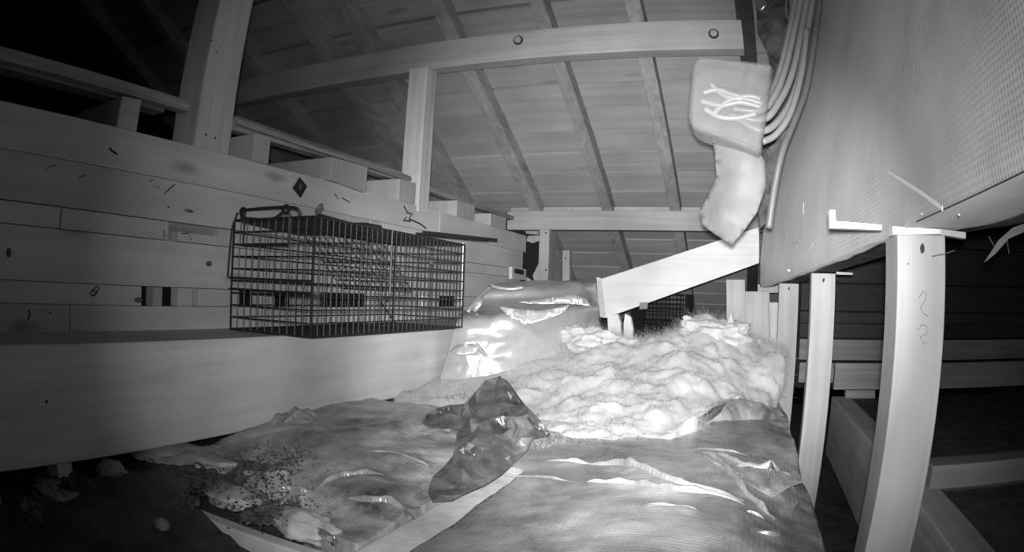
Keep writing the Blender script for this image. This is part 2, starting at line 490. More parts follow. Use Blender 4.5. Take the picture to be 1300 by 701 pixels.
# flat dark plate in place of a small notch, and wood block, near the wall's end
MB().prism([at(x, y, X=WX + .012) for x, y in [(646, 339), (664, 342), (664, 356), (646, 354)]], (0.02, 0, 0)).build('block', W_WALL, wall_left)
MB().prism([at(x, y, X=WX + .034) for x, y in [(653, 341), (664, 343), (664, 349), (653, 347)]], (0.004, 0, 0)).build('plate', NAIL, wall_left)
# nails, pencil marks and gouges on the boards
def mark(pts, X, r=0.0014, m=INK, name='pencil_mark', par=None):
    MB().tube([at(x, y, X=X) for x, y in pts], r, 4).build(name, m, par or wall_left)
WS = WX + 0.0045
mark([(114, 374), (118, 368), (124, 363), (127, 365), (122, 371), (117, 376), (114, 373), (119, 369), (124, 371), (121, 375), (116, 376)], WX + .001)
mark([(139, 188), (143, 192), (149, 196)], WS, .0028)
mark([(209, 247), (214, 241), (222, 234)], WX + .001, .0016); mark([(190, 231), (195, 228)], WX + .001, .0009); mark([(198, 236), (203, 239)], WX + .001, .0009)
mark([(214, 262), (214, 264)], WX + .001, .003); mark([(208, 303), (208, 291), (211, 301)], WX - .003, .0012); mark([(230, 297), (240, 296), (243, 305)], WX - .002, .0012)
mark([(36, 393), (38, 400), (35, 407)], WX + .003, .002); mark([(63, 397), (64, 398)], WX + .003, .003)
mark([(58, 216), (64, 211), (72, 210)], WX + .001, .0009); mark([(100, 225), (110, 222)], WX + .001, .0009)
mark([(425, 246), (429, 252)], WX + .004, .002); mark([(434, 251), (444, 257)], WX + .004, .002)
mark([(513, 262), (517, 270), (523, 272), (519, 278), (533, 284), (541, 290)], WX + .004, .0035)
mark([(516, 276), (512, 280), (521, 281)], WX + .004, .003)
def patch(px, py, X, rx, rz, m, name='knot'):
    c = at(px, py, X=X)
    MB().ball(c, 1.0, 2, squash=(0.0012, rx, rz)).build(name, m, wall_left, smooth=True)
KNOT = plain('knot_wood', 0.12, rough=0.9, spec=0.05, namp=0.5)
patch(11, 321, WX + .002, .008, .011, KNOT); patch(265, 335, WX + .002, .013, .008, KNOT); patch(240, 268, WX + .0, .02, .004, KNOT); patch(176, 381, WX + .0, .016, .007, KNOT)
patch(59, 510, -1.10, .004, .004, NAIL, 'nail')

# ---- back of the attic beyond the posts: horizontal boards toned near black for its darkness
wall_back = tag(empty('wall_back', (1.4, 3.5, -0.4)), kind='structure')
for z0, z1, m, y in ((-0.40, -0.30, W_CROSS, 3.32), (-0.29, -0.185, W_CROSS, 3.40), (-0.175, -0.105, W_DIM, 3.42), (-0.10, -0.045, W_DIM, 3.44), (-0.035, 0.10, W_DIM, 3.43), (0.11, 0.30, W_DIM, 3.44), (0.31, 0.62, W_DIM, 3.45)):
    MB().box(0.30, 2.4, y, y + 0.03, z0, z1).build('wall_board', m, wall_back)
MB().box(0.28, 2.4, 3.50, 3.52, -0.45, 0.66).build('dark_backing', DARK, wall_back)  # black panel added where only dark space shows
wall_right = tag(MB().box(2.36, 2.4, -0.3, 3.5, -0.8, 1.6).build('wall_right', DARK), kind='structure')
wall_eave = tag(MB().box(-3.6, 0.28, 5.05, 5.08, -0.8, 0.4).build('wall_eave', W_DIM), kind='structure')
# ---- dark ceiling boards of the space behind the plank wall
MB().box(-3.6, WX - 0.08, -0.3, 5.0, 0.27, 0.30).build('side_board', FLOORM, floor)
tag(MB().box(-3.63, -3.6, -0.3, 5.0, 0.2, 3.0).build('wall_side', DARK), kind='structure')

# ================================================================== THINGS: timber frame
# roof beam over the middle post
beam = empty('roof_beam', (-1.0, 2.49, 0.992))
tag(beam, 'long horizontal roof beam crossing under the rafters, with two bolts', 'beam')
MB().box(-2.80, 0.02, 2.45, 2.53, 0.992, 1.127).build('timber', W_BEAM, beam, bevel=0.004)
for px, py in ((658, 51), (906, 43)):
    c = at(px, py, Y=2.449)
    bo = MB().tube([c + Vector((0, 0.004, 0)), c + Vector((0, -0.010, 0))], 0.015, 10).build('bolt', W_BEAM, beam)
    MB().tube([c + Vector((0, 0.006, 0)), c + Vector((0, -0.003, 0))], 0.022, 14).build('washer', NAIL, beam)

far_beam = tag(MB().box(-1.42, 0.10, 3.64, 3.72, 0.385, 0.496).build('roof_beam', W_BEAM, bevel=0.004), 'short low beam far back, resting on thin post past the cage wall', 'beam')
MB().box(-1.42, 0.0, 3.70, 3.735, 0.496, 0.525).build('packer', W_WHITE, far_beam)

# posts on the plank wall
big = empty('roof_post', (-1.405, 1.2, 0.362))
tag(big, 'tall thick roof post standing on the plank wall, cut off by picture top', 'post')
MB().box(-1.462, -1.346, 1.13, 1.272, 0.362, roof_z(1.2) + 0.02).build('timber', W_POST, big, bevel=0.005)
for px, py in ((261, 171), (273, 175), (269, 52), (275, 66), (278, 60)):
    c = at(px, py, X=-1.346)
    MB().tube([c - Vector((.003, 0, 0)), c + Vector((.002, 0, 0))], 0.003, 8).build('nail', NAIL if py > 100 else STEEL, big)
mid = empty('roof_post', (-1.39, 2.45, 0.33))
tag(mid, 'pale post under the long roof beam, standing above the wire cage', 'post')
MB().box(-1.433, -1.340, 2.405, 2.50, 0.335, 0.992).build('timber', W_POST, mid, bevel=0.004)

far_post = tag(MB().box(-1.216, -1.155, 3.64, 3.78, -0.05, 0.386).build('roof_post', W_WHITE, bevel=0.003), 'slim white post under the far low beam behind the silver bag', 'post')
for py in (296, 343):
    c = at(693, py, Y=3.638)
    MB().tube([c, c - Vector((0, .003, 0))], 0.005, 8).build('nail', NAIL, far_post)
stub = tag(MB().prism([at(x, y, Y=3.9) for x, y in [(714, 318), (723, 318), (723, 372), (714, 372)]], (0, 0.05, 0)).build('short_stud', W_WHITE), 'very short thin stud standing free between slim post and white brace', 'stud')
c = at(718, 328, Y=3.898); MB().tube([c, c - Vector((0, .003, 0))], 0.005, 8).build('nail', NAIL, stub)

# joist ends lying on the plank wall
labels = ['joist end on the wall before the thick post, dark gap around it',
          'short joist end on the wall just past the thick post',
          'wide joist end on the wall midway between the thick and pale posts',
          'joist end on the wall touching the pale post from the near side',
          'joist end on the wall just beyond the pale post',
          'last small joist end on the wall toward the far beam']
for lab, (y0, y1, z1, dx) in zip(labels, ((0.845, 0.915, 0.444, 0.0), (1.375, 1.45, 0.448, 0.004), (1.76, 1.985, 0.445, 0.02), (2.255, 2.395, 0.452, 0.0), (2.80, 3.01, 0.440, 0.0), (3.22, 3.45, 0.43, 0.0))):
    q = [(WX + dx, y0, 0.3635), (WX + dx, y1, 0.3635), (WX + dx, y1, z1 + .004), (WX + dx, y0, z1)]
    if y0 == 1.76:
        q = [(WX + dx, y0, 0.364), (WX + dx, y1, 0.352), (WX + dx, y1, z1 + .004), (WX + dx, y0, z1)]
    tag(MB().prism(q, (-1.6, 0, 0)).build('ceiling_joist', W_WHITE if y0 > 1.2 else W_WALL, bevel=0.003), lab, 'joist')

# long lath strips lying over the joist ends
tag(MB().prism([(-1.385, -0.2, 0.452), (-1.350, -0.2, 0.452), (-1.350, 1.09, 0.452), (-1.385, 1.09, 0.452)], (0, 0, 0.030)).build('lath_strip', W_STRIP), 'dim thin lath strip running along the wall top before the thick post', 'strip')
tag(MB().prism([(-1.50, -0.2, 0.470), (-1.44, -0.2, 0.470), (-1.47, 1.09, 0.470), (-1.53, 1.09, 0.470)], (0, 0, 0.024)).build('lath_strip', W_STRIP), 'dark lath strip behind the thin strip before the thick post', 'strip')
tag(MB().tube(catmull([(-1.345, 1.28, 0.467), (-1.36, 1.7, 0.468), (-1.37, 2.10, 0.472), (-1.385, 2.39, 0.474)], 5), 0.014, 6).build('lath_strip', W_STRIP), 'pale splintered strip running from thick post to pale post', 'strip')
tag(MB().prism([(-1.44, 1.28, 0.455), (-1.40, 1.28, 0.455), (-1.42, 2.40, 0.465), (-1.47, 2.40, 0.465)], (0, 0, 0.040)).build('lath_strip', W_STRIP), 'dark rough strip behind the pale splintered strip between two posts', 'strip')
tag(MB().prism([(-1.41, 2.505, 0.446), (-1.375, 2.505, 0.446), (-1.37, 3.62, 0.44), (-1.41, 3.62, 0.44)], (0, 0, 0.022)).build('lath_strip', W_STRIP), 'narrow strip running from the pale post to the far beam', 'strip')

# diagonal brace
brace = empty('diagonal_brace', (-0.3, 3.02, 0.05))
tag(brace, 'wide white diagonal board rising from silver bag up to the wrapped duct', 'brace')
q = [at(763, 354, Y=3.0), at(964, 288, Y=3.0), at(964, 334, Y=3.0), at(880, 364, Y=3.0), at(768, 404, Y=3.0)]
MB().prism(q, (0, 0.04, 0)).build('timber', W_BRACE, brace, bevel=0.003)
q2 = [at(757, 352, Y=3.004), at(763, 353, Y=2.998), at(769, 404, Y=2.998), at(760, 402, Y=3.004)]
MB().prism(q2, (0, 0.045, 0)).build('end_trim', W_WALL, brace)
q3 = [at(812, 384, Y=2.99), at(822, 384, Y=2.99), at(822, 392, Y=2.99), at(812, 393, Y=2.99)]
MB().prism(q3, (0, 0.03, 0)).build('clip', CABLE_D, brace)

# duct support posts (the row under the wrapped duct)
def duct_post(x0, x1, y, dy, z0, ztop, lab, nail=True, m=W_WHITE):
    e = empty('duct_post', ((x0 + x1) / 2, y + dy / 2, z0))
    tag(e, lab, 'post')
    MB().box(x0, x1, y, y + dy, z0, ztop).build('timber', m, e, bevel=0.003)
    if nail:
        c = Vector(((x0 + x1) / 2 + 0.0, y, ztop - 0.022))
        MB().ball(c, 0.006, 2, amp=0.4, squash=(0.7, 0.4, 1.3)).build('nail_hole', NAIL, e)
    return e
W_NEAR = wood('near_post_wood', 0.34, axis=2, knots=0.06, contrast=0.06)  # pale lumber toned down to offset strong lamp light on the near post
p1 = duct_post(0.252, 0.3445, 1.0, 0.095, -0.80, 0.110, 'biggest white post at the near end of the duct, pencil scrawl on face', m=W_NEAR)
sc_pts = [(1147, 369), (1151, 362), (1157, 360), (1160, 366), (1154, 374), (1149, 380), (1153, 387), (1159, 392), (1157, 400), (1150, 404)]
GREYP = plain('faint_pencil', 0.20, rough=0.9, bump=0)
MB().tube([at(x, y, Y=0.9995) for x, y in [(1166, 378), (1172, 370), (1176, 372), (1174, 382), (1168, 390), (1172, 398), (1178, 402)]], 0.0007, 4).build('pencil_scrawl', GREYP, p1)
MB().tube([at(x, y, Y=0.9995) for x, y in [(1165, 420), (1170, 412), (1177, 415), (1176, 424), (1168, 428), (1172, 437), (1178, 434)]], 0.0007, 4).build('pencil_scrawl', GREYP, p1)
c = at(1153, 335, Y=0.999); MB().tube([c, c - Vector((0, .001, 0))], 0.0013, 8).build('nail', NAIL, p1)
p2 = duct_post(0.224, 0.310, 2.16, 0.06, -0.80, 0.098, 'second white post under the duct, speckled near its top')
p3 = duct_post(0.146, 0.236, 2.84, 0.06, -0.80, 0.082, 'third white duct post, rising beside the white fluffy pile')
p4 = tag(MB().prism([at(x, y, Y=2.95) for x, y in [(922, 355), (946, 355), (946, 470), (922, 470)]], (0, 0.05, 0)).build('duct_post', W_WHITE, bevel=0.003), 'shorter free topped white post under the brace, behind the fluffy pile', 'post')
p5 = tag(MB().prism([at(x, y, Y=3.08) for x, y in [(945, 370), (977, 370), (977, 480), (945, 480)]], (0, 0.05, 0)).build('duct_board', W_WHITE, bevel=0.003), 'wide upright white board right after the shorter free topped post', 'board')
p6 = tag(MB().prism([at(x, y, Y=3.0) for x, y in [(976, 384), (996, 384), (996, 500), (976, 500)]], (0, 0.05, 0)).build('duct_board', W_POST, bevel=0.003), 'greyish upright board squeezed against the third duct post', 'board')
tag(MB().prism([at(x, y, Y=3.2) for x, y in [(962, 361), (1000, 361), (1000, 372), (962, 372)]], (0, 0.10, 0)).build('duct_block', W_WHITE, bevel=0.003), 'small pale block lying on the boards under the duct end', 'block')

# ================================================================== wrapped duct
def duct_x(y, z):
    lean = 0.5 * ((z - 0.30) + math.sqrt((z - 0.30) ** 2 + 0.01)) * 0.27 - 0.5 * (-.2 + math.sqrt(.04 + .01)) * .27
    return 0.3587 - 0.0986 * y + lean
def duct_zb(y):
    return 0.143 - 0.024 * y
duct = empty('wrapped_duct', (0.35, 1.6, 0.08))
tag(duct, 'huge duct wrapped in grey woven insulation jacket, resting on the white posts', 'duct')
def jacket():
    NY, NZ = 90, 46
    vs, uvs, fs = [], [], []
    rows = []
    for i in range(NY + 1):
        y = 0.2 + (3.0 - 0.2) * i / NY
        zb = duct_zb(y)
        zt = min(roof_z(y) + 0.02, 1.35)
        row = []
        for j in range(-3, NZ + 1):
            if j < 0:                               # underside, wrapping back
                wd = 0.066 if y < 0.95 else max(0.022, 0.066 - (y - 0.95) * 0.15)
                x, z = duct_x(y, zb) + (-j) * wd, zb + 0.002 * (-j)
                v = j * wd
            else:
                t = j / NZ
                z = zb + (zt - zb) * t
                x = duct_x(y, z)
                v = z - zb
                if j == 0:
                    x += 0.004
            wob = 0.006 * noise.noise(Vector((y * 3.1, z * 3.3, 1.7))) + 0.0025 * noise.noise(Vector((y * 11, z * 11, 4.7)))
            if j < 0:
                z += wob
            else:
                x += wob * min(1, j / 3)
            row.append(len(vs)); vs.append((x, y, z)); uvs.append((y, v))
        rows.append(row)
    for i in range(NY):
        for j in range(len(rows[0]) - 1):
            fs.append((rows[i][j], rows[i][j + 1], rows[i + 1][j + 1], rows[i + 1][j]))
    me = bpy.data.meshes.new('jacket')
    ox, oy, oz = duct.location
    me.from_pydata([(a - ox, b - oy, c_ - oz) for a, b, c_ in vs], [], fs)
    lay = me.uv_layers.new(name='weave')
    for lp in me.loops:
        lay.data[lp.index].uv = uvs[lp.vertex_index]
    me.materials.append(JACKET)
    me.polygons.foreach_set('use_smooth', [True] * len(me.polygons))
    o = bpy.data.objects.new('jacket', me)
    C.objects.link(o)
    o.parent = duct
    s = o.modifiers.new('thickness', 'SOLIDIFY'); s.thickness = 0.006; s.offset = 0
jacket()
# duct core behind the jacket
mb = MB()
core = []
for y in (0.2, 1.6, 2.98):
    zb, zt = duct_zb(y) + 0.012, min(roof_z(y) - 0.01, 1.3)
    xa_, xt_ = duct_x(y, zb) + 0.02, duct_x(y, zt) + 0.02
    core.append([Vector((xa_, y, zb)), Vector((xt_, y, zt)), Vector((xt_ + 0.2, y, zt)), Vector((xa_ + 0.14, y, zb))])
vs = [p for r_ in core for p in r_]
fs = [(0, 1, 2, 3), (8, 11, 10, 9)]
for i in range(2):
    for j in range(4):
        fs.append((i * 4 + j, i * 4 + (j + 1) % 4, (i + 1) * 4 + (j + 1) % 4, (i + 1) * 4 + j))
mb.add(vs, fs); mb.build('core', FLOORM, duct)

def on_duct(px, py, off=0.004):
    v = ray(px, py)
    lo, hi = 0.3, 6.0
    for _ in range(60):
        t = (lo + hi) / 2
        p = v * t
        if p.x > duct_x(p.y, p.z): hi = t
        else: lo = t
    return v * lo - Vector((off, 0, 0))
def tape(pts, w, name, m, lab=None):
    P = [on_duct(x, y) for x, y in pts]
    mb = MB()
    rows = []
    for i, p in enumerate(P):
        d = (P[min(i + 1, len(P) - 1)] - P[max(i - 1, 0)]).normalized()
        s = d.cross(Vector((1, 0, 0.1))).normalized() * w
        rows.append([p - s, p + s])
    q = [r_[0] for r_ in rows] + [r_[1] for r_ in rows[::-1]]
    mb.prism(q, (-0.0015, 0, 0))
    return mb.build(name, m, duct)
tape([(1130, 218), (1150, 230), (1176, 247), (1200, 265)], 0.0035, 'tape_strip', WHITE)
for a, b in (((1019, 246), (1020, 248)), ((1022, 258), (1022, 272)), ((1004, 195), (1005, 196)), ((1030, 317), (1034, 308)), ((1172, 271), (1174, 272)), ((1220, 272), (1222, 273)), ((1008, 310), (1018, 306))):
    tape([a, b], 0.0012, 'lint_fleck', WHITE)
# seam along the duct's lower edge
mb = MB().tube([(duct_x(y, duct_zb(y)) + 0.0015, y, duct_zb(y) - 0.0005) for y in np.linspace(0.3, 0.93, 20)], 0.0011, 5)
mb.build('seam', NAIL, duct)
for pts in ([(1306, 282), (1286, 289), (1268, 305), (1250, 333), (1263, 323), (1281, 303), (1306, 292)], ):
    MB().prism([at(x, y, Y=0.92) for x, y in pts], (0, 0.003, 0)).build('torn_shred', BAG, duct)
for pts in ([(1183, 325), (1200, 322), (1212, 318)], [(1255, 300), (1262, 312)], [(1278, 300), (1281, 322)]):
    MB().tube([at(x, y, Y=0.95) for x, y in pts], 0.0006, 4).build('thread', BAG, duct)

# white straps between posts and duct
strap = empty('strap_bracket', (0.25, 1.0, 0.11))
tag(strap, 'white bent strap bracket lying across top of the biggest white post', 'bracket')
q = [at(1053, 267, Y=0.985), at(1060, 267, Y=0.985), at(1061, 281, Y=0.985), at(1119, 285.5, Y=0.985), at(1119, 292, Y=0.985), at(1054, 289, Y=0.985)]
MB().prism(q, (0, 0.02, 0)).build('bent_end', WHITE, strap)
q = [at(1133, 287.5, Y=0.99), at(1194, 291, Y=0.99), at(1194, 297, Y=0.99), at(1133, 298, Y=0.99)]
MB().prism(q, (0, 0.03, 0)).build('pad', WHITE, strap)
q = [at(1194, 291, Y=0.995), at(1226, 295, Y=0.995), at(1226, 303, Y=0.995), at(1194, 298, Y=0.995)]
MB().prism(q, (0, 0.02, 0)).build('tail', W_WHITE, strap)
strap2 = empty('strap_bracket', (0.22, 2.14, 0.1))
tag(strap2, 'thin pale strap across top of the speckled second duct post', 'bracket')
MB().prism([at(1000, 342, Y=2.15), at(1031, 343.5, Y=2.15), at(1031, 346, Y=2.15), at(1000, 344.5, Y=2.15)], (0, 0.03, 0)).build('strip', WHITE, strap2)
MB().prism([at(1062, 345, Y=2.15), at(1083, 346.5, Y=2.15), at(1082, 349, Y=2.15), at(1062, 348.5, Y=2.15)], (0, 0.03, 0)).build('tail', W_WHITE, strap2)

# ================================================================== right-hand bay: joist and cross boards
tag(MB().box(0.42, 0.508, 0.25, 2.84, -0.66, -0.402).build('floor_joist', W_JOIST, bevel=0.004), 'floor joist running along behind the biggest and second duct posts', 'joist')
tag(MB().box(0.425, 2.3, 2.84, 2.88, -0.372, -0.256).build('cross_board', W_CROSS, bevel=0.003), 'wide horizontal board on edge seen between two duct posts, behind them', 'board')
tag(MB().prism([at(1074, 495.5, Y=2.80), at(1111, 495.5, Y=2.80), at(1111, 507, Y=2.80), at(1073, 506, Y=2.80)], (0, 0.04, 0)).build('packing_block', W_CROSS, bevel=0.002), 'small flat block under the wide horizontal board between posts', 'block')
tag(MB().box(0.475, 2.0, 1.345, 1.43, -0.405, -0.348).build('cross_batten', W_CROSS, bevel=0.003), 'low batten crossing the dark bay beside the biggest post', 'batten')

# joist and blocking between the insulation bays
tag(MB().box(-0.515, -0.432, 0.40, 1.25, -0.50, -0.385).build('floor_joist', W_POST, bevel=0.006), 'pale joist top showing between the two film faced batts', 'joist')
q = [(-0.86, 0.705, -0.47), (-0.50, 0.715, -0.47), (-0.50, 0.745, -0.47), (-0.86, 0.735, -0.47)]
tag(MB().prism(q, (0, 0, 0.068)).build('blocking_board', W_WALL, bevel=0.004), 'thin blocking board on edge before the dark blotchy batt end', 'board')

# ================================================================== wire cage trap
def bars(mb, p0, du, dv, nu, nv, r):
    """A welded wire panel spanned by du and dv from p0."""
    p0, du, dv = Vector(p0), Vector(du), Vector(dv)
    for i in range(nu + 1):
        a = p0 + du * (i / nu)
        mb.tube([a, a + dv], r, 4, False)
    for j in range(nv + 1):
        a = p0 + dv * (j / nv)
        mb.tube([a, a + du], r, 4, False)
    return mb
def wire_cage(x0, x1, y0, y1, z0, z1, lab, detail=True, pitch=0.0265, r=0.0019):
    e = empty('cage_trap', ((x0 + x1) / 2, (y0 + y1) / 2, z0))
    tag(e, lab, 'cage')
    nx, ny, nz = round((x1 - x0) / pitch), round((y1 - y0) / pitch), round((z1 - z0) / pitch * 0.8)
    bars(MB(), (x1, y0, z0), (0, y1 - y0, 0), (0, 0, z1 - z0), ny, nz, r).build('side_mesh', WIRE, e)
    bars(MB(), (x0, y0, z0), (0, y1 - y0, 0), (0, 0, z1 - z0), ny, nz, r).build('side_mesh', WIRE, e)
    bars(MB(), (x0, y0, z1), (x1 - x0, 0, 0), (0, y1 - y0, 0), nx, ny, r).build('top_mesh', WIRE, e)
    bars(MB(), (x0, y0, z0), (x1 - x0, 0, 0), (0, y1 - y0, 0), nx, ny, r).build('bottom_mesh', WIRE, e)
    bars(MB(), (x0, y1, z0), (x1 - x0, 0, 0), (0, 0, z1 - z0), nx, nz, r).build('end_mesh', WIRE, e)
    bars(MB(), (x0, y0, z0), (x1 - x0, 0, 0), (0, 0, z1 - z0), nx, nz, r).build('door_mesh', WIRE, e)
    fr = MB()
    R = 0.003
    for (a, b) in (((x0, y0), (x1, y0)), ((x1, y0), (x1, y1)), ((x1, y1), (x0, y1)), ((x0, y1), (x0, y0))):
        for z in (z0, z1):
            fr.tube([(a[0], a[1], z), (b[0], b[1], z)], R, 5)
    for x, y in ((x0, y0), (x1, y0), (x1, y1), (x0, y1)):
        fr.tube([(x, y, z0), (x, y, z1)], R, 5)
    fr.build('edge_frame', WIRE, e)
    if detail:
        dz = z1 - z0
        for k, zz in enumerate((z0 + dz * 0.47, z0 + dz * 0.37)):
            MB().tube([(x0 - .006, y0 - .003, zz), (x1 + .002, y0 - .003, zz - .002)], 0.0032, 5).build('door_bar', WIRE, e)
        # handle guard plate and carry handle on the roof of the cage
        MB().box(x0 + .05, x1 - .05, y0 + .04, y0 + .40, z1 + .004, z1 + .008).build('handle_plate', WIRE, e)
        hp = catmull([(x0 + .02, y0 + .01, z1), (x0 + .02, y0 + .005, z1 + .022), (x0 + .06, y0 + .005, z1 + .028), (x1 - .08, y0 + .005, z1 + .026), (x1 - .06, y0 + .01, z1 + .004)], 6)
        MB().tube(hp, 0.0045, 6).build('carry_handle', WIRE, e)
        MB().tube(catmull([(x0 + .03, y0 - .004, z1 + .015), (x0 + .05, y0 - .008, z1 + .003), (x0 + .15, y0 - .008, z1 - .002), (x1 - .10, y0 - .006, z1 + .018)], 6), 0.004, 6).build('spring_bar', WIRE, e)
        MB().tube([(x0 + .045, y0 - .006, z1 + .018), (x0 + .045, y0 - .006, z1 - .070), (x1 - .08, y0 - .006, z1 - .070), (x1 - .08, y0 - .006, z1 + .010)], 0.003, 5).build('door_loop', WIRE, e)
        MB().tube([(x0 + .012, y0 - .004, z1 + .02), (x0 - .004, y0 - .006, z1 - .02), (x0 - .012, y0 - .006, z0 + dz * .47)], 0.0032, 5).build('lock_bar', WIRE, e)
        for x in (x0 + .03, x1 - .10):
            ring = [(x + .010 * math.cos(t), y0 + .0, z1 + .022 + .010 * math.sin(t)) for t in np.linspace(0, 2 * math.pi, 13)]
            MB().tube(ring, 0.004, 5).build('hinge_ring', WIRE, e)
        hk = [Vector((x1 - .015, y0 + .03, z1 + .008)) + Vector((.006 * math.cos(t), 0.012 * math.sin(t), .014 + .014 * math.sin(t))) for t in np.linspace(-1.4, 3.6, 12)]
        MB().tube(hk, 0.003, 5).build('hook', STEEL, e)
        MB().tube([(x1 - .02, y0 + .03, z1 + .01), (x1 - .03, y0 + .20, z1 + .004), (x1 - .02, y0 + .26, z1 + .010), (x1 - .02, y0 + .34, z1 + .010), (x1 - .02, y0 + .345, z1 - .01)], 0.0035, 5).build('latch_rod', WIRE, e)
        # trigger rod along the roof, sticking out past the far end
        MB().tube([(x1 - .01, y0 + .58, z1 + .016), (x1 - .01, y1 + .32, z1 + .046)], 0.0065, 6).build('trigger_rod', WIRE, e)
        MB().tube([(x1 - .035, y0 + .58, z1 + .012), (x1 - .035, y1 + .29, z1 + .042)], 0.005, 6).build('trigger_rod', WIRE, e)
        MB().tube([(x1 + .004, y0 + .365, z1 + .004), (x1 + .004, y0 + .365, z0 + .105), (x1 + .004, y0 + .35, z0 + .094), (x1 + .004, y0 + .335, z0 + .104)], 0.0034, 5).build('trigger_link', WIRE, e)
        MB().tube([(x1 - .02, y1 + .03, z1 + .01), (x1 - .02, y1 + .035, z0 + .075), (x1 - .02, y1 + .02, z0 + .062), (x1 - .02, y1 - .0, z0 + .066)], 0.003, 5).build('set_rod', STEEL, e)
        MB().tube([(x1 - .02, y0 + .345, z0 + .095), (x1 - .02, y0 + .47, z0 + .006)], 0.0025, 5).build('pan_link', WIRE, e)
        MB().prism([(x0 + .03, y0 + .42, z0 + .012), (x1 - .03, y0 + .42, z0 + .012), (x1 - .03, y0 + .62, z0 + .006), (x0 + .03, y0 + .62, z0 + .006)], (0, 0, .002)).build('trip_pan', WIRE, e)
        MB().prism([(x0 + .01, y0 + .02, z1 - .006), (x1 - .01, y0 + .02, z1 - .006), (x1 - .01, y0 + .28, z1 - .018), (x0 + .01, y0 + .28, z1 - .018)], (0, 0, .002)).build('raised_door', WIRE, e)
        # second layer of mesh inside the roof corner, as on the rear door hung up inside
        bars(MB(), (x0 + .01, y0 + .30, z1 - .01), (x1 - x0 - .02, 0, 0), (0, 0.22, -dz * .55), nx, 6, r).build('inner_door', WIRE, e)
        MB().prism([at(547, 326, X=x1 - .02), at(551, 326, X=x1 - .02), at(551, 336, X=x1 - .02), at(547, 336, X=x1 - .02)], (-.003, 0, 0)).build('tag_clip', STEEL, e)
    return e
wire_cage(-1.280, -0.990, 1.256, 2.13, -0.121, 0.172, 'big dark wire cage trap sitting on the ledge of the plank wall')
# diamond label hung on the top board above the cage
dm = [at(x, y, X=WX + .006) for x, y in [(380, 225), (389, 237), (381, 251), (371, 239)]]
dtag = tag(MB().prism(dm, (.003, 0, 0)).build('diamond_tag', WIRE), 'small dark diamond shaped tag on the wall above the cage', 'tag')
MB().prism([at(x, y, X=WX + .0095) for x, y in [(381, 232), (384, 237), (381, 242), (378, 238)]], (.0008, 0, 0)).build('print_mark', CABLE_D, dtag)

wire_cage(-0.66, -0.35, 3.62, 4.2, -0.185, 0.03, 'far away dark wire cage under the diagonal brace, mostly hidden by fluff', detail=False, pitch=0.022, r=0.0022)

# ================================================================== insulation
def ridge_fn(ridges):
    R = []
    for pts, h, w in ridges:
        P = [Vector(p).to_2d() for p in pts]
        R.append((P, h, w))
    def f(x, y):
        s = 0.0
        q = Vector((x, y))
        for P, h, w in R:
            best, sgn, tt = 9, 1, 0
            for i in range(len(P) - 1):
                a, b = P[i], P[i + 1]
                ab = b - a
                t = max(0, min(1, (q - a).dot(ab) / ab.length_squared))
                d = (q - a - ab * t)
                if d.length < best:
                    best = d.length
                    tt = (i + t) / (len(P) - 1)
            if best < 3.5 * w:
                s += h * math.exp(-(best / w) ** 2) * (math.sin(math.pi * min(1, max(0, tt))) ** 0.5 * .8 + .2)
        return s
    return f

def patch_mesh(name, outline, zf, res, m, parent=None, skirt=0.06, smooth=True):
    """A surface z = zf(x, y) over a polygon of (x, y), with a skirt down at its rim so it has a body."""
    out = []
    n = len(outline)
    for i in range(n):                      # subdivide the rim
        a, b = Vector(outline[i]), Vector(outline[(i + 1) % n])
        k = max(1, int((b - a).length / res))
        out += [a + (b - a) * (j / k) for j in range(k)]
    xs = [p.x for p in out]; ys = [p.y for p in out]
    pts = list(out)
    yy = min(ys)
    row = 0
    while yy < max(ys):
        xx = min(xs) + (res / 2 if row % 2 else 0)
        while xx < max(xs):
            pts.append(Vector((xx + random.uniform(-.15, .15) * res, yy + random.uniform(-.15, .15) * res)))
            xx += res
        yy += res * 0.87
        row += 1
    V, E_, F_, *_ = delaunay_2d_cdt(pts, [], [list(range(len(out)))], 1, 1e-6)
    vs = [(v.x, v.y, zf(v.x, v.y)) for v in V]
    mb = MB().add(vs, [tuple(f) for f in F_])
    # skirt on boundary edges
    cnt = {}
    for f in F_:
        for i in range(3):
            a, b = f[i], f[(i + 1) % 3]
            cnt[(min(a, b), max(a, b))] = cnt.get((min(a, b), max(a, b)), 0) + 1
    low = {}
    for (a, b), c_ in cnt.items():
        if c_ == 1:
            for q in (a, b):
                if q not in low:
                    low[q] = len(mb.v)
                    x, y, z = mb.v[q]
                    mb.v.append((x, y, z - skirt))
            mb.f.append((a, b, low[b], low[a]))
    return mb.build(name, m, parent, smooth=smooth)

def xy(px, py, Z):
    p = at(px, py, Z=Z)
    return (p.x, p.y)

def crease(par, zf, m, pts, h, w, dz=0.0):
    """A sharp stand-up fold of the film along a line on the batt."""
    P = catmull([Vector((x, y, 0)) for x, y in pts], 8)
    rows = []
    n = len(P)
    for i, p in enumerate(P):
        d = (P[min(i + 1, n - 1)] - P[max(i - 1, 0)]).normalized()
        side = Vector((d.y, -d.x, 0))
        if side.dot(Vector((p.x, p.y, 0))) > 0:
            side = -side
        k = math.sin(math.pi * (0.04 + 0.92 * i / (n - 1))) ** 0.6 * (0.75 + 0.7 * noise.noise(p * 31))
        z = zf(p.x, p.y) - 0.002 + dz
        hh, ww = h * k, w * (0.6 + 0.4 * k)
        rows.append([Vector((p.x, p.y, z)) + side * (ww * a) + Vector((0, 0, hh * b)) for a, b in ((1.0, -.15), (.75, .10), (.52, .50), (.30, .86), (.02, 1.0), (-.35, .82), (-.9, .35), (-1.8, -.15))])
    return MB().grid(rows).build('crease', m, par, smooth=True)

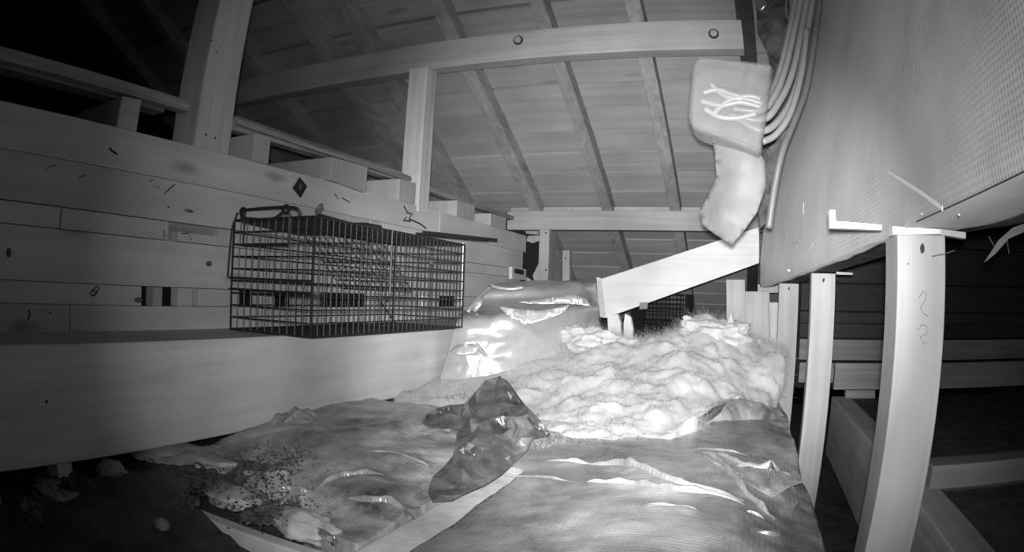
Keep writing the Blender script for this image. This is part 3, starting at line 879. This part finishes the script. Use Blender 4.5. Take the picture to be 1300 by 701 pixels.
# ---- dark blotchy film-faced batt in the wall-side bay
zl = rbf([(-1.1, .9, -.375), (-1.1, 1.3, -.345), (-1.1, 1.7, -.335), (-1.1, 2.0, -.40), (-.95, .85, -.385), (-.9, 1.2, -.325), (-.85, 1.6, -.32), (-.9, 1.95, -.40),
          (-.7, .80, -.385), (-.7, 1.05, -.325), (-.7, 1.4, -.315), (-.65, 1.8, -.38), (-.55, .75, -.385), (-.53, .95, -.375), (-.55, 1.2, -.36), (-.55, 1.5, -.36), (-.5, 1.9, -.40)])
CL = [([xy(402, 600, -.33), xy(425, 594, -.33), xy(455, 593, -.33), xy(490, 592, -.33)], .016, .010),
               ([xy(437, 617, -.34), xy(470, 622, -.34), xy(500, 632, -.35), xy(522, 650, -.36)], .016, .010),
               ([xy(340, 604, -.34), xy(370, 606, -.34), xy(398, 609, -.34)], .014, .008), ([xy(355, 620, -.35), xy(385, 613, -.35)], .012, .008),
               ([xy(345, 534, -.33), xy(375, 527, -.33), xy(402, 526, -.33)], .030, .010), ([xy(360, 536, -.33), xy(400, 534, -.33)], .026, .008),
               ([xy(470, 571, -.33), xy(510, 573, -.33), xy(560, 585, -.33)], .010, .016),
               ([xy(480, 650, -.37), xy(488, 662, -.37)], .012, .006)]
rl = ridge_fn([(a, b * .5, c * 2.2) for a, b, c in CL])
def z_left(x, y):
    return zl(x, y) + rl(x, y) + 0.012 * noise.fractal(Vector((x * 5, y * 4, 3)), 1, 2, 3) + 0.004 * noise.fractal(Vector((x * 22, y * 14, 9)), 1, 2, 3)
ol = [(-1.098, .93), (-1.098, 2.0), (-.60, 1.9), (-.50, 1.6), (-.512, 1.2), (-.515, .95), (-.517, .755), (-.60, .775), (-.66, .80), (-.72, .87), (-.80, .93), (-.90, .90), (-1.0, .92)]
batt_l = tag(patch_mesh('insulation_batt', ol, z_left, 0.0085, KRAFT_D, skirt=0.08), 'dark blotchy film faced batt lying against the base of the plank wall', 'insulation')

for a, b, c in CL:
    crease(batt_l, z_left, KRAFT_D, a, b * .9, b * .42)

# ---- reinforced film-faced batt beside the duct posts
zr = rbf([(-.42, .62, -.375), (-.42, .9, -.375), (-.43, 1.2, -.365), (-.45, 1.5, -.36), (-.5, 1.75, -.36), (-.2, .6, -.35), (-.2, .9, -.335), (-.2, 1.2, -.335), (-.2, 1.6, -.35),
          (.05, .7, -.35), (.03, 1.0, -.335), (.03, 1.4, -.34), (.05, 1.8, -.35), (.05, 2.1, -.345), (.165, .7, -.41), (.165, 1.0, -.40), (.165, 1.4, -.395), (.165, 1.9, -.385), (.165, 2.3, -.38), (-.2, 2.1, -.35)])
CR = [([xy(690, 577, -.34), xy(740, 586, -.34), xy(800, 600, -.34), xy(850, 620, -.34), xy(900, 632, -.34), xy(945, 634, -.34)], .020, .014),
                ([xy(745, 612, -.34), xy(800, 620, -.34), xy(860, 632, -.34), xy(945, 638, -.34)], .015, .010),
                ([xy(815, 647, -.34), xy(850, 652, -.34), xy(885, 656, -.34)], .012, .008),
                ([xy(880, 572, -.34), xy(910, 590, -.34), xy(960, 632, -.34), xy(985, 655, -.35)], .018, .014),
                ([xy(898, 581, -.34), xy(940, 592, -.34), xy(985, 600, -.35), xy(1010, 606, -.37)], .020, .014),
                ([xy(975, 592, -.35), xy(982, 622, -.35)], .02, .010), ([xy(985, 628, -.36), xy(1006, 600, -.37)], .016, .008), ([xy(990, 612, -.36), xy(1014, 622, -.37)], .012, .006),
                ([xy(944, 660, -.35), xy(972, 662, -.35)], .012, .006), ([xy(960, 676, -.35), xy(985, 683, -.36), xy(998, 672, -.36)], .014, .006), ([xy(1002, 655, -.37), xy(1015, 640, -.38)], .01, .006),
                ([xy(880, 569, -.34), xy(912, 574, -.34), xy(950, 578, -.34)], .013, .008),
                ([xy(640, 600, -.36), xy(690, 605, -.35), xy(740, 612, -.34)], .010, .012)]
rr_ = ridge_fn([(a, b * .5, c * 2.2) for a, b, c in CR])
def z_right(x, y):
    return zr(x, y) + rr_(x, y) + 0.008 * noise.fractal(Vector((x * 4, y * 5, 13)), 1, 2, 3) + 0.002 * noise.fractal(Vector((x * 18, y * 24, 19)), 1, 2, 3)
orr = [(-.428, .42), (.175, .42), (.178, .95), (.16, 1.4), (.165, 1.95), (.15, 2.6), (-.35, 2.5), (-.60, 1.85), (-.505, 1.6), (-.497, 1.27), (-.428, 1.24), (-.426, .9)]
batt_r = tag(patch_mesh('insulation_batt', orr, z_right, 0.0085, FOIL_R, skirt=0.10), 'grey shiny wrinkled film faced batt beside the white duct posts', 'insulation')

for a, b, c in CR:
    run = sum((Vector(a[i + 1]) - Vector(a[i])).length for i in range(len(a) - 1))
    k = min(1.0, 0.35 + run / 0.35)
    crease(batt_r, z_right, FOIL_R, a, b * .9 * k, b * .42 * k)

# ---- the white fibreglass pile
cp = []
def P3(px, py, Y):
    p = at(px, py, Y=Y)
    cp.append((p.x, p.y, p.z))
for q in ((690, 569, 1.50), (760, 569, 1.52), (850, 556, 1.62), (900, 535, 1.80), (620, 570, 1.42), (985, 508, 2.30), (960, 510, 2.2), (560, 545, 1.60), (520, 520, 1.80),
          (700, 545, 1.66), (770, 548, 1.64), (850, 530, 1.76), (650, 520, 1.85), (700, 500, 1.98), (770, 515, 1.86), (850, 490, 2.02), (920, 480, 2.15), (975, 470, 2.35),
          (560, 500, 2.0), (620, 480, 2.12), (690, 465, 2.22), (770, 470, 2.16), (850, 455, 2.26), (930, 450, 2.38), (980, 440, 2.6),
          (590, 465, 2.25), (640, 447, 2.36), (690, 437, 2.44), (760, 438, 2.42), (800, 444, 2.42), (850, 425, 2.46), (880, 411, 2.5), (920, 414, 2.56), (950, 428, 2.62), (975, 437, 2.72)):
    P3(*q)
cp += [(-1.1, 1.9, -.325), (-1.1, 2.35, -.27), (-.95, 1.85, -.325), (-1.1, 2.8, -.3), (-.7, 2.75, -.33), (-.4, 2.85, -.28), (-.1, 3.0, -.22), (.1, 3.1, -.22), (-.5, 3.3, -.42), (0, 3.5, -.42), (-1.0, 3.2, -.42)]
zp = rbf(cp, 0.004)
def lump(p, f, seed):
    """Rounded, billowing lumps: the inverted absolute value of noise."""
    q = Vector((p[0] * f, p[1] * f, p[2] * f * 1.2 + seed))
    return math.sqrt(noise.noise(q) ** 2 + 0.016) - 0.2
def z_pile(x, y):
    z = zp(x, y)
    q = (x, y, z * 1.5)
    wob = 0.075 * lump(q, 4.5, 3) + 0.040 * lump(q, 9.5, 7) + 0.016 * lump(q, 19, 1) + 0.006 * noise.noise(Vector((x * 34, y * 34, z * 34))) + 0.004 * noise.fractal(Vector((x * 45, y * 45, z * 45)), 0.9, 2, 3)
    calm = min(1.0, max(0.12, (x + 0.95) / 0.45))          # the wall side lies smoother
    return z + wob * calm - 0.012
opile = [xy(500, 497, -.335), xy(535, 524, -.34), xy(580, 556, -.35), xy(640, 576, -.355), xy(690, 572, -.36), xy(720, 566, -.36), xy(760, 571, -.355), xy(810, 565, -.355), xy(850, 560, -.355), xy(885, 548, -.35),
         xy(905, 533, -.34), xy(940, 520, -.34), (0.10, 2.25), (.165, 2.4), (.17, 2.84), (.10, 3.2), (-.4, 3.2), (-.6, 3.0), (-1.095, 2.6), (-1.095, 1.93)]
pile = tag(patch_mesh('fibreglass_pile', opile, z_pile, 0.0105, FLUFF, skirt=0.05), 'big heap of loose white fluffy fibreglass in the middle of the attic', 'insulation', kind='stuff')

def fuzz(o, count, length, rad=0.00035):
    """Loose glass fibres standing out of the heap."""
    md = o.modifiers.new('fibres', 'PARTICLE_SYSTEM')
    st = md.particle_system.settings
    st.type = 'HAIR'
    st.count = count
    st.hair_length = length
    st.hair_step = 4
    st.render_step = 3
    st.brownian_factor = length * 1.2
    st.factor_random = length * 0.9
    st.length_random = 0.8
    st.root_radius = 1.0
    st.tip_radius = 0.3
    st.radius_scale = rad
    st.use_modifier_stack = False
fuzz(pile, 60000, 0.013)

def tuft(px, py, Y, r, sq, lab, m=FLUFF, amp=0.30, name='fluff_tuft', group=None, sub=4):
    c = at(px, py, Y=Y)
    o = MB().ball(c, r, 5, .42, 1.5, sq, 0.06).build(name, m, smooth=True)
    fuzz(o, 2500, 0.012)
    return tag(o, lab, 'insulation', group)
tuft(745, 430, 2.42, .090, (1.25, .9, .55), 'rounded white fluff lump on the heap under the brace foot')
tuft(790, 437, 2.46, .045, (1.3, .8, .55), 'small torn fluff tuft on the heap before the far cage')
tuft(692, 436, 2.48, .060, (.9, .8, .70), 'pointed white fluff tuft in front of the silver bag')
tuft(905, 425, 2.52, .105, (1.35, .8, .60), 'tall fluffy crest at the top of the white heap')
tuft(950, 448, 2.62, .070, (1.2, .8, .8), 'greyer fluff lump on the heap below the free topped post')
for pts, lab in (([(872, 418), (866, 402), (871, 400), (884, 406), (900, 404), (906, 411), (915, 408), (912, 424)], 'ragged thin fluff flake standing on the heap crest'),
                 ([(914, 432), (920, 418), (929, 395), (932, 415), (926, 435)], 'pointed thin fluff flake before the free topped post'),
                 ([(792, 440), (791, 412), (793, 398), (800, 402), (803, 418), (801, 440)], 'upright thin fluff flake before the far cage')):
    Yq = 2.50
    o = MB().prism([at(x, y, Y=Yq + 0.004 * i) for i, (x, y) in enumerate(pts)], (0.004, 0.018, 0)).build('fluff_flake', FLUFF, bevel=0.004)
    tag(o, lab, 'insulation')
tag(MB().prism([at(x, y, Y=2.9) for x, y in [(771, 402), (784, 399), (788, 410), (788, 450), (774, 450)]], (0, .04, 0)).build('wood_stub', W_BRACE), 'short white wood stub poking from the fluff under the brace foot', 'wood')

# ---- torn film pieces: triangulated sheets with their own depth
def sheet(name, outline, inner, m, crumple=0.012, res_px=7, thick=0.002, freq=22, smooth=True, push=(0, -1, .4), jitter=0.0):
    ctrl = [(x, y, Y) for x, y, Y in outline + inner]
    fz = rbf(ctrl)
    out2 = []
    n = len(outline)
    for i in range(n):
        a, b = Vector(outline[i][:2]), Vector(outline[(i + 1) % n][:2])
        k = max(1, int((b - a).length / res_px))
        out2 += [a + (b - a) * (j / k) for j in range(k)]
    pts = list(out2)
    y = min(p.y for p in out2)
    while y < max(p.y for p in out2):
        x = min(p.x for p in out2)
        while x < max(p.x for p in out2):
            pts.append(Vector((x + random.uniform(-.3, .3) * res_px, y + random.uniform(-.3, .3) * res_px)))
            x += res_px
        y += res_px
    V, E_, F_, *_ = delaunay_2d_cdt(pts, [], [list(range(len(out2)))], 1, 1e-6)
    vs = []
    pv = Vector(push)
    for v in V:
        p = at(v.x, v.y, Y=fz(v.x, v.y))
        k = crumple * (noise.noise(p * freq * .8) + 0.45 * (0.3 - abs(noise.noise(Vector((p.x * 1.4, p.y * .5, p.z)) * freq * 1.3 + Vector((3, 1, 7))))) + 0.25 * noise.noise(p * freq * 2.7))
        vs.append(p + pv * (k + random.uniform(-jitter, jitter)))
    o = MB().add(vs, [tuple(f) for f in F_]).build(name, m, smooth=smooth)
    s = o.modifiers.new('thickness', 'SOLIDIFY'); s.thickness = thick; s.offset = 0
    return o
# ---- silver film bag behind the pile
def bag_sheet():
    rows_px = [
        [(556, 486.0, 2.14), (588, 486.0, 2.15), (640, 486.0, 2.2), (700, 480.0, 2.32), (738, 472.0, 2.48), (764, 464.0, 2.62)],
        [(565, 458.9, 2.16), (595, 458.3, 2.17), (645, 458.0, 2.22), (701, 452.6, 2.34), (738, 445.2, 2.5), (763, 438.2, 2.64)],
        [(571, 437.8, 2.16), (601, 436.7, 2.17), (648, 436.0, 2.22), (702, 431.1, 2.34), (737, 424.4, 2.5), (762, 418.4, 2.64)],
        [(577, 418.7, 2.16), (605, 417.0, 2.17), (652, 416.0, 2.22), (702, 411.7, 2.34), (737, 405.7, 2.5), (761, 400.7, 2.64)],
        [(582, 403.6, 2.19), (610, 401.3, 2.2), (655, 400.0, 2.25), (703, 396.2, 2.37), (737, 390.9, 2.53), (760, 386.9, 2.67)],
        [(587, 395.4, 2.34), (614, 392.7, 2.35), (657, 391.0, 2.4), (704, 387.8, 2.52), (737, 383.1, 2.68), (759, 380.1, 2.82)],
        [(592, 385.3, 2.46), (618, 382.0, 2.47), (660, 380.0, 2.52), (704, 377.3, 2.64), (737, 373.3, 2.8), (758, 371.3, 2.94)],
        [(597, 375.2, 2.49), (622, 371.3, 2.5), (663, 369.0, 2.55), (705, 366.9, 2.67), (736, 363.6, 2.83), (757, 362.6, 2.97)],
        [(602, 369.1, 2.56), (626, 364.7, 2.57), (665, 362.0, 2.62), (705, 360.4, 2.74), (736, 357.8, 2.9), (757, 357.8, 3.04)],
        [(606, 366.0, 2.72), (630, 361.0, 2.73), (668, 358.0, 2.78), (706, 357.0, 2.9), (736, 355.0, 3.06), (756, 356.0, 3.2)],
    ]
    R = [[at(*q[:2], Y=q[2]) for q in row] for row in rows_px]
    for row in R:
        for p in row:
            p.x = max(p.x, -1.085)
    R.append([p + Vector((-.03, .14, -.05)) for p in R[-1]])
    R.append([p + Vector((-.03, .10, -.25)) for p in R[-1]])
    fine = [catmull(row, 9) for row in R]
    cols = [catmull([fine[i][j] for i in range(len(fine))], 9) for j in range(len(fine[0]))]
    out = []
    for j, col in enumerate(cols):
        rr = []
        for i, p in enumerate(col):
            edge = min(1, min(j, len(cols) - 1 - j) / 6, min(i, len(col) - 1 - i) / 6)
            n_ = 0.028 * (0.4 - abs(noise.noise(Vector((p.x * 4.5 + p.z * 3, p.y * 3, p.z * 6))))) + 0.010 * (0.4 - abs(noise.noise(Vector((p.x * 17 + 4, p.y * 9, p.z * 25)))))
            rr.append(p + Vector((0.15, -0.8, 0.5)) * n_ * (0.3 + .7 * edge))
        out.append(rr)
    o = MB().grid(out).build('film_bag', FOIL_B, smooth=True)
    s = o.modifiers.new('thickness', 'SOLIDIFY'); s.thickness = 0.004
    return o
bag = tag(bag_sheet(), 'bulging shiny silver film wrapped batt leaning beyond the cage', 'insulation')
def bag_fold(px_pts, Y0, x0, crumple=.006):
    """A stiff fold of the bag film that stands out of its face."""
    out = [(x, y, Y0 + .0009 * (x - x0) + .0006 * (400 - y)) for x, y in px_pts]
    o_ = sheet('raised_fold', out, [], FOIL_B, crumple=crumple, res_px=6, thick=.002, freq=9, smooth=True, jitter=.0006)
    o_.parent = bag
    o_.location = Vector(o_.location) - Vector(bag.location)
bag_fold([(632, 388), (650, 391), (680, 394), (705, 391), (724, 386), (716, 397), (700, 404), (676, 411), (662, 411), (646, 402)], 2.215, 660)
bag_fold([(655, 384), (680, 381), (705, 378), (730, 374), (745, 380), (751, 391), (738, 387), (718, 386), (690, 387)], 2.38, 690)
bag_fold([(598, 392), (606, 382), (614, 378), (613, 387), (604, 397)], 2.27, 604)
bag_fold([(571, 446), (580, 438), (600, 436), (612, 441), (604, 450), (585, 452)], 2.12, 590)
for pts in ([(604, 436, 2.10), (612, 446, 2.10), (618, 452, 2.10)], [(622, 362, 2.42), (632, 365, 2.42), (648, 367, 2.43), (664, 365, 2.45)], [(594, 396, 2.22), (606, 380, 2.28), (622, 364, 2.40)]):
    MB().tube(catmull([at(*q[:2], Y=q[2]) for q in pts], 6), .008, 8).build('rolled_edge', FOIL_B, bag, smooth=True)

flap = sheet('torn_film', [(533, 536, 1.37), (556, 522, 1.39), (572, 516, 1.42), (590, 514, 1.43), (605, 498, 1.47), (618, 484, 1.49), (632, 477, 1.49), (642, 482, 1.47), (660, 506, 1.39), (680, 528, 1.33), (697, 551, 1.29), (676, 556, 1.25), (668, 574, 1.25), (650, 592, 1.15), (625, 610, 1.05), (600, 622, 1.00), (575, 636, 0.95), (553, 638, 0.93), (543, 626, 0.95), (550, 608, 1.00), (566, 590, 1.07), (580, 565, 1.17), (586, 548, 1.29), (566, 543, 1.29), (545, 543, 1.33)],
             [(620, 520, 1.31), (640, 545, 1.29), (610, 570, 1.13), (590, 600, 1.01), (650, 530, 1.29), (600, 540, 1.23)], FLAP, crumple=0.022, freq=15, res_px=13, smooth=False, jitter=.011)
tag(flap, 'crumpled torn piece of black film lying over the joist and fluff', 'film')
for pts in ([(634, 479, 1.47), (645, 492, 1.43), (664, 517, 1.37), (680, 536, 1.31), (695, 551, 1.27)], [(612, 501, 1.46), (628, 504, 1.44), (641, 511, 1.40)], [(622, 505, 1.44), (630, 522, 1.36)],
            [(668, 528, 1.33), (678, 540, 1.27), (686, 545, 1.25)], [(558, 524, 1.38), (566, 517, 1.40), (570, 520, 1.38)], [(586, 568, 1.08), (597, 574, 1.08), (603, 578, 1.07)]):
    P = [at(x, y, Y=Y - .015) for x, y, Y in pts]
    MB().tube(catmull(P, 5), 0.0035, 6).build('fold_edge', FLAP, flap, smooth=True)
for pts, Y in (([(594, 562), (603, 566), (596, 572), (590, 570)], 1.05), ([(583, 572), (588, 569), (589, 577)], 1.04), ([(640, 582), (647, 579), (645, 586)], 1.12), ([(562, 541), (574, 541), (571, 549), (564, 547)], 1.33),
               ([(683, 535), (690, 539), (693, 548), (685, 544)], 1.22), ([(644, 496), (650, 503), (648, 508)], 1.36), ([(571, 618), (575, 617), (574, 622)], .93), ([(610, 570), (615, 569), (613, 573)], 1.08)):
    v_ = ray(*pts[0])
    P = [at(x, y, Y=Y - .02 + .004 * k) for k, (x, y) in enumerate(pts)]
    MB().prism(P, (0.0005, 0.0012, 0)).build('painted_glint', FOIL_GLINT, flap)  # bright pieces facing the lens stand for sparkle on the black film
fold = empty('folded_film', at(935, 540, Y=1.95))
tag(fold, 'folded grey film lump at the heap foot beside the third post', 'film')
def folded():
    rows = []
    for t, (cx_, top, bot, yy) in zip(np.linspace(0, 1, 7), ((874, 540, 552, 1.80), (892, 520, 551, 1.88), (912, 511, 550, 1.93), (936, 507, 549, 1.97), (962, 512, 547, 2.02), (984, 517, 540, 2.07), (996, 524, 534, 2.10))):
        a, b = at(cx_, top, Y=yy + .06), at(cx_, bot, Y=yy)
        mid_ = (a + b) / 2
        up_ = (a - b) / 2
        row = []
        for s in np.linspace(0, 2 * math.pi, 17):
            row.append(mid_ + up_ * math.cos(s) + Vector((0, -.05, .0)) * math.sin(s))
        rows.append(row)
    cols = list(zip(*rows))
    fine = [catmull(c_, 6) for c_ in cols]
    g_ = []
    for row in fine:
        g_.append([p + Vector((0, -1, .6)) * (0.022 * (0.4 - abs(noise.noise(Vector((p.x * 7, p.y * 12, p.z * 26))))) + .008 * noise.noise(p * 40)) for p in row])
    MB().grid(g_).build('roll', KRAFT_D, fold, smooth=True)
folded()
o = sheet('edge_scrap', [(867, 546, 1.78), (885, 533, 1.82), (905, 519, 1.86), (922, 512, 1.88), (915, 524, 1.84), (896, 538, 1.80), (880, 552, 1.76)], [], FLAP, crumple=0.02, res_px=5)
o.parent = fold; o.location = o.location - Vector(fold.location)

def film_facet(px_pts, low, lean):
    """A crinkled raised flap of the batt's facing, standing up toward the lens side."""
    y0 = at(*low, Z=-0.345).y
    out = [(x, y, y0 + lean * (low[1] - y) / 10.0) for x, y in px_pts]
    o_ = sheet('raised_fold', out, [], FOIL_R, crumple=.010, res_px=7, thick=.0015, freq=24, smooth=False, jitter=.004)
    o_.parent = batt_r
    o_.location = Vector(o_.location) - Vector(batt_r.location)
film_facet([(897, 580), (930, 588), (974, 597), (979, 631), (962, 622), (945, 612), (918, 596)], (951, 618), .035)
film_facet([(976, 596), (998, 600), (1012, 598), (1019, 612), (1004, 618), (986, 629), (979, 631)], (985, 628), .030)
film_facet([(883, 606), (898, 592), (908, 590), (912, 600), (898, 604)], (890, 606), .03)

# ---- near wall-side floor: black paper, loose fluff and crumbs
zn = rbf([(-1.3, .1, -.43), (-1.2, .45, -.42), (-1.05, .62, -.385), (-.9, .68, -.365), (-.7, .69, -.43), (-.5, .66, -.44), (-.9, .3, -.43), (-.5, .3, -.45), (-1.05, .74, -.375), (-.95, .72, -.355), (-1.15, .6, -.42), (-.8, .6, -.40)])
def z_near(x, y):
    return zn(x, y) + 0.022 * noise.fractal(Vector((x * 9, y * 9, 5)), 1, 2, 4)
tag(patch_mesh('black_paper', [(-1.32, .05), (-.52, .05), (-.52, .70), (-.86, .70), (-.93, .80), (-1.0, .86), (-1.12, .74), (-1.32, .62)], z_near, .02, PAPER_D, skirt=.02), 'dark crumpled black paper on the floor before the blocking board', 'paper')
def mound(px, py, Z, rx, ry, rz, lab, m, name='loose_fluff', amp=.3):
    c = at(px, py, Z=Z)
    return tag(MB().ball(c, 1.0, 4, amp, 1.8, (rx, ry, rz), .03).build(name, m, smooth=True), lab, 'insulation')
mound(300, 632, -.385, .075, .045, .020, 'pale fluff patch showing at the dark batt end, by the blocking board', FLUFF_D)
mound(385, 668, -.385, .060, .038, .026, 'rounded pale fluff lump by the joist corner', FLUFF_D)
mound(340, 650, -.40, .05, .03, .02, 'small flat fluff bit between two pale lumps', FLUFF_D)
mound(205, 575, -.375, .10, .06, .022, 'grey fluff mound against the base board', FLUFF_D)
mound(245, 580, -.37, .13, .07, .016, 'grey fluff spread before the dark batt', FLUFF_D)
mound(140, 600, -.385, .045, .03, .025, 'small dim fluff hump below the base board gap', FLUFF_D)
mound(205, 668, -.405, .016, .014, .014, 'tiny pale fluff ball on the black paper', FLUFF_D)
mound(70, 622, -.40, .075, .04, .016, 'dim flat fluff strip near the dark corner', FLUFF_D)
mb = MB()
for _ in range(2400):
    px, py = random.choice([(random.gauss(285, 45), random.gauss(598, 11)), (random.gauss(345, 30), random.gauss(640, 12)), (random.gauss(260, 22), random.gauss(612, 8)), (random.gauss(355, 18), random.gauss(596, 9)), (random.gauss(150, 60), random.gauss(612, 12))])
    if py < 570 or px < 0: continue
    p = at(px, py, Z=-.365)
    if p.x < -1.09 or p.x > -.52: continue
    z = max(z_left(p.x, p.y) if p.y > .80 else -9, -.375 + random.uniform(0, .012))
    r = random.uniform(.0015, .0045)
    n0 = len(mb.v)
    d = [Vector((random.uniform(-1, 1), random.uniform(-1, 1), random.uniform(-.4, 1))).normalized() * r for _ in range(5)]
    mb.add([Vector((p.x, p.y, z)) + q for q in d], [(0, 1, 2), (0, 2, 3), (0, 3, 4), (1, 4, 2), (2, 4, 3), (0, 4, 1)])
for px, py, rr in ((232, 596, .022), (250, 592, .024), (268, 598, .022), (286, 594, .020), (300, 600, .018), (312, 592, .022), (328, 596, .018), (262, 608, .018), (245, 604, .02), (318, 650, .018), (333, 646, .020), (350, 648, .016), (345, 640, .015), (96, 604, .02), (84, 608, .018), (108, 608, .016), (240, 630, .016), (232, 624, .014), (30, 640, .03), (50, 630, .022)):
    p = at(px, py, Z=-.365)
    z = z_left(p.x, p.y) if p.y > .86 else -.375
    mb.ball((p.x, p.y, z), rr, 3, .7, 2.2, (1.3, .9, .55), .35)
tag(mb.build('debris', CRUMB), 'dark crumbly debris scattered over the dark batt and fluff by the base board', 'debris', kind='stuff')
scrap = sheet('foil_scrap', [(400, 668, .745), (410, 672, .745), (424, 682, .74), (430, 694, .735), (418, 692, .74), (408, 682, .745)], [], FOIL_GLINT, crumple=.02, res_px=4)
tag(scrap, 'bright crinkled foil scrap at the dark batt end by joist corner', 'foil')
tag(MB().tube(catmull([at(532, 470, Z=-.30), at(548, 462, Z=-.285), at(560, 457, Z=-.27), at(572, 457, Z=-.265)], 5), .004, 5).build('twig_wire', WIRE), 'thin dark wire lying against base board below the silver bag', 'wire')

# ================================================================== hanging electrics at the duct
DEEP = 1.4
def cable(pts, r, m, lab):
    P = catmull([at(x, y, Y=Y * DEEP) for x, y, Y in pts], 7)
    tag(MB().tube(P, r * DEEP, 10).build('cable', m, smooth=True), lab, 'cable', 'cables running down to the plastic box')
cable([(1022, -30, 1.12), (1008, 40, 1.12), (996, 90, 1.10), (984, 120, 1.08), (966, 140, 1.06), (930, 138, 1.06)], .0065, CABLE, 'second pale cable of the bundle counting from the roof planks')
cable([(1029, -30, 1.12), (1017, 40, 1.12), (1006, 92, 1.10), (990, 128, 1.08), (968, 152, 1.06), (925, 146, 1.06)], .0065, CABLE, 'third pale cable of the bundle counting from the roof planks')
cable([(1036, -30, 1.13), (1024, 45, 1.13), (1014, 100, 1.11), (998, 140, 1.09), (970, 166, 1.06), (935, 150, 1.06)], .0065, CABLE, 'fourth pale cable of the bundle, nearest to the thick grey cable')
cable([(1024, 36, 1.11), (1018, 90, 1.10), (1004, 142, 1.08), (986, 170, 1.07), (968, 180, 1.06)], .006, CABLE, 'short pale cable lying on the bundle and entering the box lowest')
cable([(1014, -30, 1.14), (1002, 40, 1.14), (990, 90, 1.12), (978, 118, 1.09), (960, 132, 1.06), (920, 125, 1.06)], .0065, CABLE, 'first pale cable of the bundle, on the side of roof planks')
cable([(1044, -30, 1.20), (1034, 50, 1.20), (1024, 110, 1.20), (1010, 150, 1.18), (994, 190, 1.16), (984, 235, 1.16), (976, 290, 1.16)], .007, CABLE_D, 'thick grey cable hugging the duct edge down past the plastic box')
tag(MB().tube(catmull([at(1000, -20, Y=1.18 * DEEP), at(998, 15, Y=1.18 * DEEP), at(1004, 28, Y=1.17 * DEEP), at(1007, 8, Y=1.18 * DEEP), at(1005, -20, Y=1.18 * DEEP)], 6), .0042, 6).build('thin_wire', CABLE_D, smooth=True), 'thin looped grey wire at picture top beside the cables', 'wire')

box_e = empty('plastic_box', at(922, 150, Y=1.06 * DEEP))
tag(box_e, 'translucent milky plastic junction box hanging from cables, glowing inside', 'box')
def rounded_box():
    c00, c10, c11, c01 = [at(x, y, Y=1.02 * DEEP) for x, y in ((878, 68), (982, 80), (966, 194), (871, 160))]
    def shell(scale, y0, y1, name, m):
        cen = (c00 + c10 + c11 + c01) / 4
        cs = [cen + (p - cen) * scale for p in (c00, c10, c11, c01)]
        ring = []
        for i in range(4):
            a, b, c_ = cs[i - 1], cs[i], cs[(i + 1) % 4]
            k = .20 if i in (0, 3) else .06
            p0, p1 = b + (a - b) * k, b + (c_ - b) * k
            for t in map(float, np.linspace(0, 1, 6)):
                ring.append((1 - t) ** 2 * p0 + 2 * t * (1 - t) * b + t * t * p1)
        n = len(ring)
        rows = []
        for dy, s in ((0.0, .90), (.004, .965), (.012, 1.0), (.05, 1.0), (.08, .99)):
            yy = y0 + (y1 - y0) * dy / .08
            rows.append([cen + (p - cen) * s + Vector((0, yy, 0)) for p in ring])
        mb = MB()
        vs = [p for r_ in rows for p in r_]
        fs = [tuple(range(n))[::-1], tuple(range((len(rows) - 1) * n, len(rows) * n))]
        for i in range(len(rows) - 1):
            for k in range(n):
                fs.append((i * n + k, i * n + (k + 1) % n, (i + 1) * n + (k + 1) % n, (i + 1) * n + k))
        mb.add(vs, fs)
        return mb.build(name, m, box_e, smooth=False, bevel=0)
    shell(1.0, 0, .11, 'shell', POUCH)
rounded_box()
for pts in ([(893, 118), (910, 114), (930, 120), (968, 132)], [(890, 128), (915, 134), (940, 130), (966, 136)], [(895, 138), (912, 148), (935, 150), (960, 144)], [(902, 106), (920, 122), (945, 126)], [(905, 145), (925, 128), (950, 122), (966, 126)]):
    MB().tube(catmull([at(x, y, Y=1.045 * DEEP) for x, y in pts], 5), .0065, 8).build('wire_tail', WIRETAIL, box_e, smooth=True)
q = [at(x, y, Y=1.085 * DEEP) for x, y in ((900, 80), (945, 84), (940, 112), (897, 108))]
MB().prism(q, (0, .01, 0)).build('terminal_block', CABLE_D, box_e)
hang = sheet('plastic_sheet', [(903, 172, 1.512), (935, 178, 1.484), (962, 190, 1.484), (971, 205, 1.512), (972, 238, 1.512), (962, 268, 1.512), (946, 292, 1.512), (930, 312, 1.526), (910, 300, 1.540), (892, 286, 1.554), (889, 268, 1.568), (898, 250, 1.554), (910, 222, 1.540), (908, 195, 1.526)],
             [(935, 230, 1.500), (950, 220, 1.500), (920, 270, 1.500), (935, 285, 1.500)], BAG, crumple=.012, freq=9, thick=.004)
tag(hang, 'cloudy translucent plastic sheet hanging below the plastic box', 'sheet')
dk = sheet('dark_wrap', [(960, 8, 1.820), (975, -6, 1.820), (1002, -8, 1.792), (1003, 30, 1.792), (996, 65, 1.750), (986, 98, 1.708), (978, 110, 1.680), (977, 80, 1.708), (974, 62, 1.736), (962, 42, 1.792)], [(985, 30, 1.736)], FLAP, crumple=.02, freq=14)
tag(dk, 'dark crumpled wrap hanging at picture top beside the cable bundle', 'wrap')
ft = sheet('foil_scrap', [(958, -4, 1.778), (971, -5, 1.778), (973, 8, 1.764), (966, 13, 1.764), (959, 10, 1.778)], [], FOIL_GLINT, crumple=.02, res_px=3)
tag(ft, 'bright foil scrap at top tip of the dark crumpled wrap', 'foil')
dk2 = sheet('dark_wrap', [(966, 196, 1.736), (985, 180, 1.708), (1000, 150, 1.708), (1003, 160, 1.708), (990, 215, 1.708), (983, 250, 1.736), (975, 282, 1.764), (964, 292, 1.778), (962, 262, 1.778), (970, 235, 1.750)], [], FLAP, crumple=.012, freq=14, res_px=5)
tag(dk2, 'narrow dark wrap strip between the plastic sheet and duct', 'wrap')
